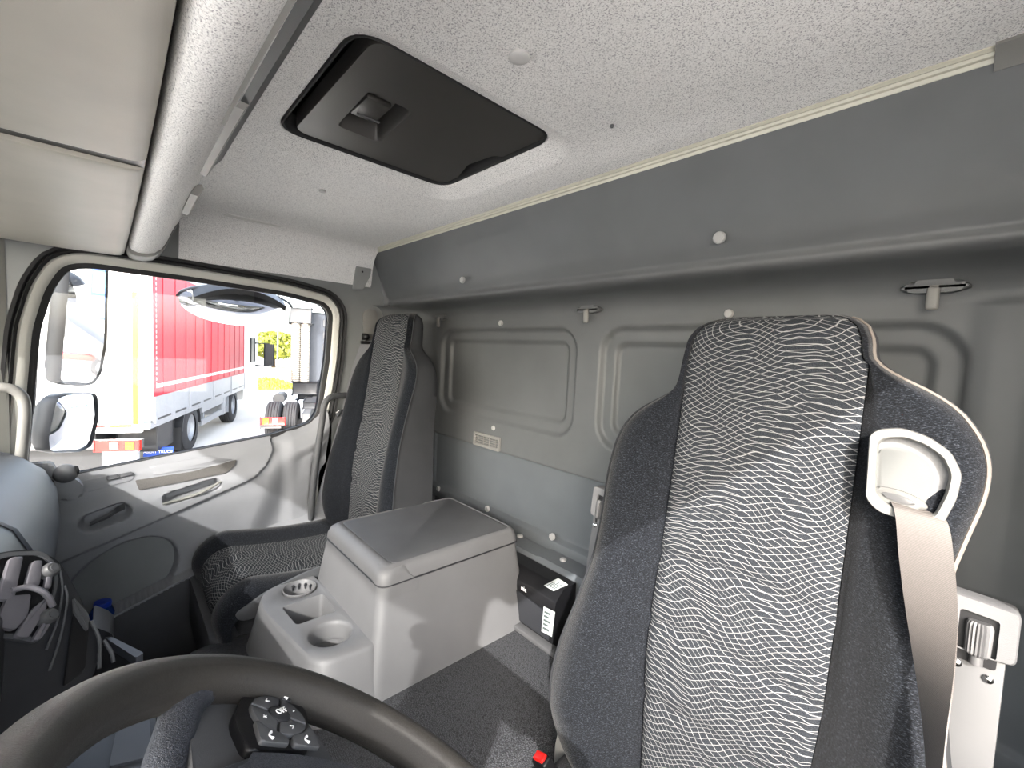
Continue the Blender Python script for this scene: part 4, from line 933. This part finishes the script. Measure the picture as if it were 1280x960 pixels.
# ================================================================== MIRRORS OUTSIDE THE WINDOW
mc = P(103, 405, 0, -1.33); dd = (mc - CAM).normalized(); refl = Vector((-.20, .975, -.035)).normalized(); mn = (refl - dd).normalized()
def ext_mirror(name, label, pts, p0, nrm, bulge, depth):
    root = empty(name, p0, label, 'mirror', 'passenger side mirrors')
    q = rpoly([PP(*p, p0, nrm) for p in pts], .02, 5); c = sum(q, Vector()) / len(q)
    b = B(); Ls = [[c + (p - c) * s + nrm * (bulge * (1 - s * s)) for p in q] for s in (1, .85, .7, .5, .3, .12)]
    V_ = loops(b, Ls); b.faces.new(V_[-1]); O('mirror_glass', b, MIRROR, root, smooth=80)
    o = [c + (p - c) * 1.05 for p in q]
    b = B(); loops(b, [[p - nrm * .002 for p in q], [p + nrm * .006 for p in o], [p - nrm * .01 for p in [c + (x - c) * 1.08 for x in q]], [p - nrm * depth * .6 for p in [c + (x - c) * 1.04 for x in q]], [p - nrm * depth for p in [c + (x - c) * .8 for x in q]]])
    b.faces.new([b.verts.new(p - nrm * depth) for p in [c + (x - c) * .8 for x in q]]); O('mirror_housing', b, DARK, root, smooth=60); return root
um = ext_mirror('side_mirror', 'tall flat side mirror outside the passenger window, uppermost of the pair', ((88, 326), (75, 476), (113, 479), (124, 466), (131, 430), (133, 326)), mc, mn, 0, .07)
m2 = P(92, 528, 0, -1.33); d2 = (m2 - CAM).normalized(); n2 = (Vector((-.30, .93, -.22)).normalized() - d2).normalized()
lm = ext_mirror('side_mirror', 'small convex wide-angle side mirror outside the passenger window, below the tall mirror', ((70, 500), (84, 494), (118, 493), (121, 520), (112, 556), (98, 563), (62, 564), (60, 545)), m2, n2, .022, .07)
b = B(); tube(b, smooth_path([Vector((-1.10, mc.y - .18, mc.z + .26)), mc + Vector((-.02, -.12, .27)), mc + Vector((-.03, -.12, 0)), m2 + Vector((-.03, -.12, -.08)), Vector((-1.10, m2.y - .16, m2.z - .14))], 6), .016, 10); O('mirror_arm', b, BLACK, um)
# kerb mirror above the glass: black hood over a bowl-shaped mirror
kc = P(298, 384, 0, -1.36)
km = empty('kerb_mirror', kc, 'bowl shaped kerb mirror under a black hood above the passenger window', 'mirror')
ex_, ez_, en_ = Vector((0, 1, 0)), Vector((0, 0, 1)), Vector((1, 0, 0))
kw, kh = .205, .088; tiltd = Vector((.93, 0, -.36)).normalized(); tup = Vector((.36, 0, .93))
b = B()
def bowl(i, j):
    a = 2 * math.pi * i / 48; r = j / 9; x = math.cos(a) * r; y = math.sin(a) * r
    y2 = y * (1 if y < 0 else .62); return kc + ex_ * (kw * x) + tup * (kh * y2 * 1.15 + .02) + tiltd * (.075 * (1 - r * r))
grid(b, 48, 10, bowl, True); bmesh.ops.remove_doubles(b, verts=b.verts, dist=.0005); O('mirror_glass', b, MIRROR, km, smooth=80)
b = B()
def hood(i, j):
    a = math.pi * i / 24; r = [1.0, 1.04, 1.0, .6, .05][j]; h = [.004, .0, -.03, -.055, -.06][j]
    return kc + ex_ * (kw * r * math.cos(a)) + tup * (kh * .72 * r * math.sin(a) + .02) + tiltd * h
grid(b, 25, 5, hood); O('mirror_hood', b, DARK, km, smooth=60)
b = B(); loft(b, [[kc + ex_ * (kw * .80 * u_) + tup * (.035 + .055 * (1 - abs(u_) ** 2) + dz) + tiltd * (.02 + dx) for dz, dx in ((-.012, .05), (.012, .055), (.02, -.02), (-.01, -.02))] for u_ in [-1 + k / 8 for k in range(17)]]); O('hood_visor', b, BLACK, km, smooth=50)
b = B(); tube(b, [kc + tup * .06, kc + Vector((.22, 0, .20))], .02, 10); O('mirror_arm', b, BLACK, km)

# ================================================================== OUTSIDE
GZ = -1.15
def asphalt():
    k = N('pale_asphalt'); tc = k.n('TexCoord').outputs['Object']; k.b.inputs['Roughness'].default_value = .95
    a = k.n('TexNoise', i_Scale=.35, i_Detail=4.); k.l(tc, a.inputs['Vector']); c = k.n('TexNoise', i_Scale=40., i_Detail=3.); k.l(tc, c.inputs['Vector'])
    k.l(k.ramp(k.math('MULTIPLY_ADD', a.outputs[0], .7, k.math('MULTIPLY', c.outputs[0], .3)), [(.3, 'bebbb5'), (.7, 'd2cec8')]), k.b.inputs['Base Color']); return k.m
b = B(); prism(b, [(-120, -120, GZ), (60, -120, GZ), (60, 120, GZ), (-120, 120, GZ)], (0, 0, -.1)); tag(O('ground', b, asphalt(), smooth=0), 'pale sunlit asphalt of the truck yard', 'ground', kind='structure')
TARP = plastic('red_tarpaulin', 'ae0f28', .5, 30, .1, .1); ALU = plastic('brushed_aluminium', '94979b', .45, 200, .1, .05, .5, .4); TYRE = plastic('tyre_rubber', '2c2c2e', .85, 60, .4)
ORANGE = plastic('orange_reflector', 'b4520f', .4, 30, 0); LREDM = plastic('red_lens', 'd8201a', .2, 30, 0, .02, .5, 0, .6); LYEL = plastic('amber_lens', 'f0b010', .2, 30, 0, .02, .5, 0, .6); LWHT = plastic('clear_lens', 'e9e9e6', .2, 30, 0, .02, .5, 0, .6)
STRIPE = plastic('pale_stripe', 'ead9d6', .5, 30, 0); SIGNB = plastic('blue_sign', '2a4fae', .5, 30, 0)
ta = Vector((-.9305, .3662, 0)); tb = Vector((-.3662, -.9305, 0)); up3 = Vector((0, 0, 1))
class Veh:
    def __init__(s, org, a, b_): s.o, s.a, s.b = Vector(org), a, b_
    def T(s, l, w, z): return s.o + s.a * l + s.b * w + up3 * z
    def box(s, name, l0, l1, w0, w1, z0, z1, mat, parent, bev=.01):
        b = B(); box(b, s.T((l0 + l1) / 2, (w0 + w1) / 2, (z0 + z1) / 2), (l1 - l0, w1 - w0, z1 - z0), bev, (s.a, s.b, up3)); return O(name, b, mat, parent)
    def wheel(s, root, l, w, r=.5, wd=.3, side=-1):
        ax = s.b * side; c = s.T(l, w, r)
        b = B(); lathe(b, [(r * .58, -wd * .5), (r * .9, -wd * .5), (r, -wd * .38), (r, wd * .38), (r * .9, wd * .5), (r * .58, wd * .5)], c, ax, seg=36, cap=False); ty = O('tyre', b, TYRE, root)
        for k in range(4):
            b = B(); tube(b, [c + ax * (wd * (-.28 + .187 * k)) + (s.a * math.cos(t) + up3 * math.sin(t)) * (r * 1.002) for t in [2 * math.pi * q / 32 for q in range(32)]], .008, 4, True); O('tread_groove', b, BLACK, ty)
        b = B(); lathe(b, [(r * .6, -wd * .2), (r * .6, wd * .42), (r * .53, wd * .40), (r * .48, wd * .18), (r * .30, wd * .10), (r * .26, wd * .3), (r * .12, wd * .34), (.01, wd * .34)], c, ax, seg=28); O('wheel_rim', b, ALU, root)
# red curtain-side truck ------------------------------------------------
tr = Veh((-10.56, .2, GZ), ta, tb)
truck = empty('curtain_truck', tr.T(1, 1.2, 0), 'white and red curtain-sided truck parked beyond the window', 'truck')
tp = tr.box('tarp_curtain', -2.02, 5.15, .0, .05, 1.38, 3.55, TARP, truck, .01)
for k in range(12): 
    l = -1.6 + k * .6; b = B(); tube(b, [tr.T(l, -.004, 1.40), tr.T(l, -.004, 3.5)], .006, 5); O('tarp_fold', b, TARP, tp)
for k in range(22): tr.box('stitch_mark', -1.905, -1.885, -.004, .0, 1.56 + k * .09, 1.61 + k * .09, STRIPE, tp, 0)
tr.box('reflector_strip', -1.9, 5.1, -.004, .002, 1.52, 1.585, STRIPE, tp, 0)
tr.box('roof_rail', -2.2, 5.2, -.01, 2.5, 3.55, 3.65, ALU, truck)
tr.box('corner_post', -2.2, -2.02, .0, .12, 1.0, 3.55, WHITE, truck); tr.box('front_bulkhead', 5.15, 5.25, 0, 2.5, 1.0, 3.6, WHITE, truck)
rd_ = tr.box('rear_door', -2.24, -2.18, .10, 1.24, .82, 3.55, WHITE, truck); tr.box('rear_door', -2.24, -2.18, 1.26, 2.42, .82, 3.55, WHITE, truck)
tr.box('orange_marker', -2.262, -2.24, .13, .20, .95, 3.1, ORANGE, rd_, 0)
tr.box('orange_marker', -2.262, -2.24, .22, .50, .905, .945, ORANGE, rd_, 0); tr.box('orange_marker', -2.262, -2.24, .56, .95, .905, .945, LREDM, rd_, 0)
for k in range(4): 
    bd_ = tr.box('dropside_board', -2.02 + k * 1.79, -2.02 + k * 1.79 + 1.73, -.02, .03, .93, 1.37, ALU, truck)
    for q in range(2): tr.box('board_slot', -1.9 + k * 1.79 + q * .85, -1.3 + k * 1.79 + q * .85, -.024, -.018, .965, 1.0, DARK, bd_, 0)
tr.box('load_floor', -2.2, 5.2, .0, 2.5, .86, .93, ALU, truck)
for w0 in (.75, 1.6): tr.box('chassis_rail', -2.1, 7.0, w0, w0 + .15, .55, .84, DARK, truck)
for l in (0, 3.8):
    tr.wheel(truck, l, .16); tr.wheel(truck, l, 2.3, side=1)
tr.box('axle', -.06, .06, .3, 2.2, .44, .56, DARK, truck); tr.box('axle', 3.74, 3.86, .3, 2.2, .44, .56, DARK, truck)
b = B(); arc_ = [(.60 * math.cos(t), .52 + .60 * math.sin(t)) for t in [math.pi * k / 12 for k in range(13)]]
loft(b, [[tr.T(l * s, w, .52 + (z_ - .52) * s) for s, w in ((1, -.0), (1, .34), (.96, .34), (.96, .0))] for l, z_ in arc_]); O('mudguard', b, DARK, truck)
tr.box('mud_flap', -.72, -.69, .0, .36, .18, .62, RUBBER, truck, .005)
for z0 in (.42, .72): tr.box('side_guard', .72, 2.9, .02, .06, z0, z0 + .11, ALU, truck)
for l in (1.0, 2.6): tr.box('guard_post', l, l + .06, .06, .11, .42, .86, ALU, truck)
tr.box('fuel_tank', 2.65, 3.18, .05, .6, .42, .84, ALU, truck, .04); tr.box('tool_box', -1.75, -.95, .05, .6, .40, .84, DARK, truck, .02)
cb = tr.box('truck_cab', 5.35, 7.3, .05, 2.45, .55, 3.3, WHITE, truck, .08)
tr.box('cab_window', 6.3, 7.0, .02, .06, 1.7, 2.5, BLACK, cb, .02)
b = B(); tube(b, [tr.T(6.9, -.02, 2.35), tr.T(6.85, -.45, 2.35), tr.T(6.85, -.45, 1.55), tr.T(6.9, -.02, 1.55)], .025, 8); ma = O('cab_mirror_arm', b, BLACK, truck); tr.box('cab_mirror', 6.78, 6.92, -.58, -.34, 1.6, 2.3, DARK, ma, .04)
tl = tr.box('tail_lamp', -2.34, -2.26, .10, .66, .54, .69, LREDM, truck, .015)
tr.box('amber_lens', -2.352, -2.338, .16, .26, .56, .67, LYEL, tl, .004); tr.box('clear_lens', -2.352, -2.338, .36, .46, .56, .67, LWHT, tl, .004)
tr.box('lamp_bracket', -2.30, -2.24, .12, .58, .12, .53, ALU, truck, .005); tr.box('rear_crossbar', -2.24, -2.14, .1, 2.4, .56, .68, STEEL, truck)
for w0, l0 in ((.95, -1.9), (1.15, -1.7), (.75, -2.0)):
    b = B(); tube(b, [tr.T(l0, w0 - .35, .22), tr.T(l0 + .5, w0 + .5, .62)], .07, 10); O('exhaust_pipe', b, STEEL, truck)
tr.box('spray_guard', -2.0, -1.96, .7, 1.8, .10, .55, DARK, truck, .01)
sg_ = tr.box('name_board', -1.52, -1.49, -.12, .32, .24, .40, SIGNB, truck, .004)
text('board_lettering', 'ABERT TRUCK', .068, tr.T(-1.525, .10, .32), -tb, up3, TXT, sg_, .001)
# dark tractor unit ------------------------------------------------------
tv = Veh((-9.76, 1.32, GZ), ta, -tb)
tract = empty('tractor_unit', tv.T(2, 1.2, 0), 'dark tractor unit without trailer, parked beside the red curtain-sided truck', 'truck')
DKC = plastic('dark_cab_paint', '3c4048', .4, 30, .02)
cb = tv.box('tractor_cab', 3.6, 5.8, .40, 2.8, .75, 3.35, DKC, tract, .08)
for k in range(6): tv.box('panel_rib', 3.575, 3.61, 1.05, 2.7, 1.15 + k * .36, 1.36 + k * .36, CHAR, cb, .01)
ip = tv.box('intake_cover', 3.2, 3.62, .18, .75, 3.0, 3.42, CHAR, tract, .05); 
for w0 in (.45, .70):
    b = B(); n = 60; tube(b, [tv.T(3.3, w0 - .1, 1.3 + 1.75 * k / n) for k in range(n + 1)], [.115 + (.014 if k % 2 else 0) for k in range(n + 1)], 12); O('corrugated_duct', b, plastic('duct_grey', '8d8880', .6, 30, .1), tract, smooth=20)
tv.box('air_filter', 3.1, 3.6, .3, .95, .95, 1.3, DARK, tract, .05)
b = B(); tube(b, [tv.T(1.9, .1, .95), tv.T(2.6, .1, .95)], .14, 14); O('air_tank', b, STEEL, tract)
for w0 in (.85, 1.65): tv.box('frame_rail', -.4, 4.5, w0, w0 + .14, .62, .9, STEEL, tract)
tv.box('fifth_wheel', .4, 1.4, .8, 1.7, .9, 1.05, DARK, tract, .03)
for w0 in (.16, .52): tv.wheel(tract, .9, w0, .5, .31)
for w0 in (1.95, 2.32): tv.wheel(tract, .9, w0, .5, .31, 1)
tv.wheel(tract, 4.6, .7); tv.box('drive_axle', .82, .98, .3, 2.2, .42, .58, DARK, tract)
tl = tv.box('tail_lamp', -.08, .0, .0, .48, .60, .76, LREDM, tract, .015); tv.box('amber_lens', -.092, -.078, .06, .16, .62, .74, LYEL, tl, .004); tv.box('clear_lens', -.092, -.078, .24, .34, .62, .74, LWHT, tl, .004)
tv.box('lamp_bracket', -.02, .6, .0, .4, .52, .6, STEEL, tract)
# car, hedge trees, mound, post -------------------------------------------
def leafmat(name, c0, c1):
    k = N(name); k.b.inputs['Roughness'].default_value = .8; i = k.n('NewGeometry'); k.l(k.ramp(i.outputs['Random Per Island'], [(.1, c0), (.9, c1)]), k.b.inputs['Base Color']); return k.m
LEAF = leafmat('olive_leaves', '5d6a24', 'a8a848'); GRASS = leafmat('yellow_grass', '7f8f20', 'c4c040')
def tree(org, h, rad, label, n=1500, low=.25):
    r = empty('tree', org, label, 'tree', 'trees at the edge of the yard'); o = Vector(org)
    b = B(); tube(b, [o, o + up3 * h * .7], [.18, .08], 8); O('trunk', b, plastic('bark', '5a4a38', .9, 20, .5), r)
    b = B()
    for _ in range(n):
        a = random.uniform(0, 6.283); q = random.random() ** .5; zz = random.uniform(-1, 1); rr = rad * math.sqrt(max(.05, 1 - zz * zz)) * q
        c = o + Vector((rr * math.cos(a), rr * math.sin(a), h * (low + (1 - low) * (zz * .5 + .5)))); s = random.uniform(.12, .3)
        d1 = Vector((random.gauss(0, 1), random.gauss(0, 1), random.gauss(0, 1))).normalized(); d2 = d1.orthogonal().normalized()
        b.faces.new([b.verts.new(c + d1 * s), b.verts.new(c + d2 * s * .6), b.verts.new(c - d1 * s), b.verts.new(c - d2 * s * .6)])
    O('foliage', b, LEAF, r, smooth=0, kind='stuff', recalc=False)
for x, y, h, rd_ in ((-44, 6.5, 3.6, 3.0), (-46, 10.5, 3.4, 2.6), (-43, 13.5, 3.2, 2.5), (-48, 16.5, 3.8, 3.0), (-50, 2.0, 4.2, 3)):
    tree((x, y, GZ), h, rd_, 'loose olive green tree in the hedge row beyond the yard')
b = B(); o = Vector((-24.5, 4.9, GZ))
for _ in range(2500):
    a = random.uniform(0, 6.283); q = random.random() ** .5; c = o + Vector((1.1 * q * math.cos(a), 1.5 * q * math.sin(a), .55 * (1 - q * q) * random.uniform(.4, 1))); s = random.uniform(.05, .16); d1 = Vector((random.gauss(0, .4), random.gauss(0, .4), 1)).normalized(); d2 = d1.orthogonal().normalized()
    b.faces.new([b.verts.new(c + d1 * s), b.verts.new(c + d2 * s * .3), b.verts.new(c - d1 * s), b.verts.new(c - d2 * s * .3)])
tag(O('grass_mound', b, GRASS, smooth=0, kind='stuff', recalc=False), 'low mound of yellow green grass on the sunny yard', 'grass')
lp_ = empty('lamp_post', (-36, 8.3, GZ), 'slender grey lamp post in front of the trees', 'lamp post'); b = B(); tube(b, [Vector((-36, 8.3, GZ)), Vector((-36, 8.3, 5.2))], .07, 8); O('post', b, STEEL, lp_); b = B(); box(b, (-35.7, 8.3, 5.2), (.8, .2, .1), .03); O('lamp_head', b, STEEL, lp_)
# seen in the side mirror: white building with blue windows, tipper
def at_refl(dist, side, z): 
    r_ = Vector((refl.x, refl.y, 0)).normalized(); s_ = Vector((r_.y, -r_.x, 0)); q = Vector((mc.x, mc.y, 0)) + r_ * dist + s_ * side; return Vector((q.x, q.y, z))
bld = empty('office_building', at_refl(34, 0, GZ), 'white office building with blue window and blue roof edge reflected in the side mirror', 'building')
bv = Veh(at_refl(34, -9, GZ), Vector((refl.x, refl.y, 0)).normalized(), Vector((refl.y, -refl.x, 0)).normalized())
wl = bv.box('building_wall', 0, 8, 0, 14, 0, 6.2, WHITE, bld, .02); bv.box('roof_edge', -.3, 8.2, -.3, 14.3, 5.7, 6.4, SIGNB, bld, .02)
for w0 in (2, 6.4, 10.8):
    wq = bv.box('window', -.05, .05, w0, w0 + 2.4, 1.6, 4.6, SIGNB, wl, 0)
    for i in range(2):
        for j in range(2): bv.box('pane', -.08, -.04, w0 + .12 + i * 1.14, w0 + 1.12 + i * 1.14, 1.75 + j * 1.42, 3.0 + j * 1.42, plastic('blue_pane', '6f9bd8', .2, 30, 0), wq, 0)
tpv = Veh(at_refl(19, -1.2, GZ), Vector((.9, .4, 0)).normalized(), Vector((-.4, .9, 0)).normalized())
tip = empty('tipper_truck', tpv.T(1.5, 0, 0), 'small tipper truck with raised grey bed reflected in the side mirror', 'truck')
b = B(); ua = (tpv.a * .8 + up3 * .6).normalized(); un = (up3 * .8 - tpv.a * .6).normalized(); box(b, tpv.T(1.3, 0, 1.5) , (3.0, 1.9, .5), .03, (ua, tpv.b, un)); O('tipper_bed', b, CHAR, tip)
tpv.box('tipper_cab', 3.0, 4.5, -.95, .95, .5, 2.2, WHITE, tip, .06); tpv.box('tipper_chassis', -.3, 4.3, -.4, .4, .5, .72, plastic('red_chassis', 'b0302a', .5, 30, 0), tip)
for l in (.4, 3.7):
    for w_, sd in ((-.8, -1), (.8, 1)): tpv.wheel(tip, l, w_, .38, .25, sd)
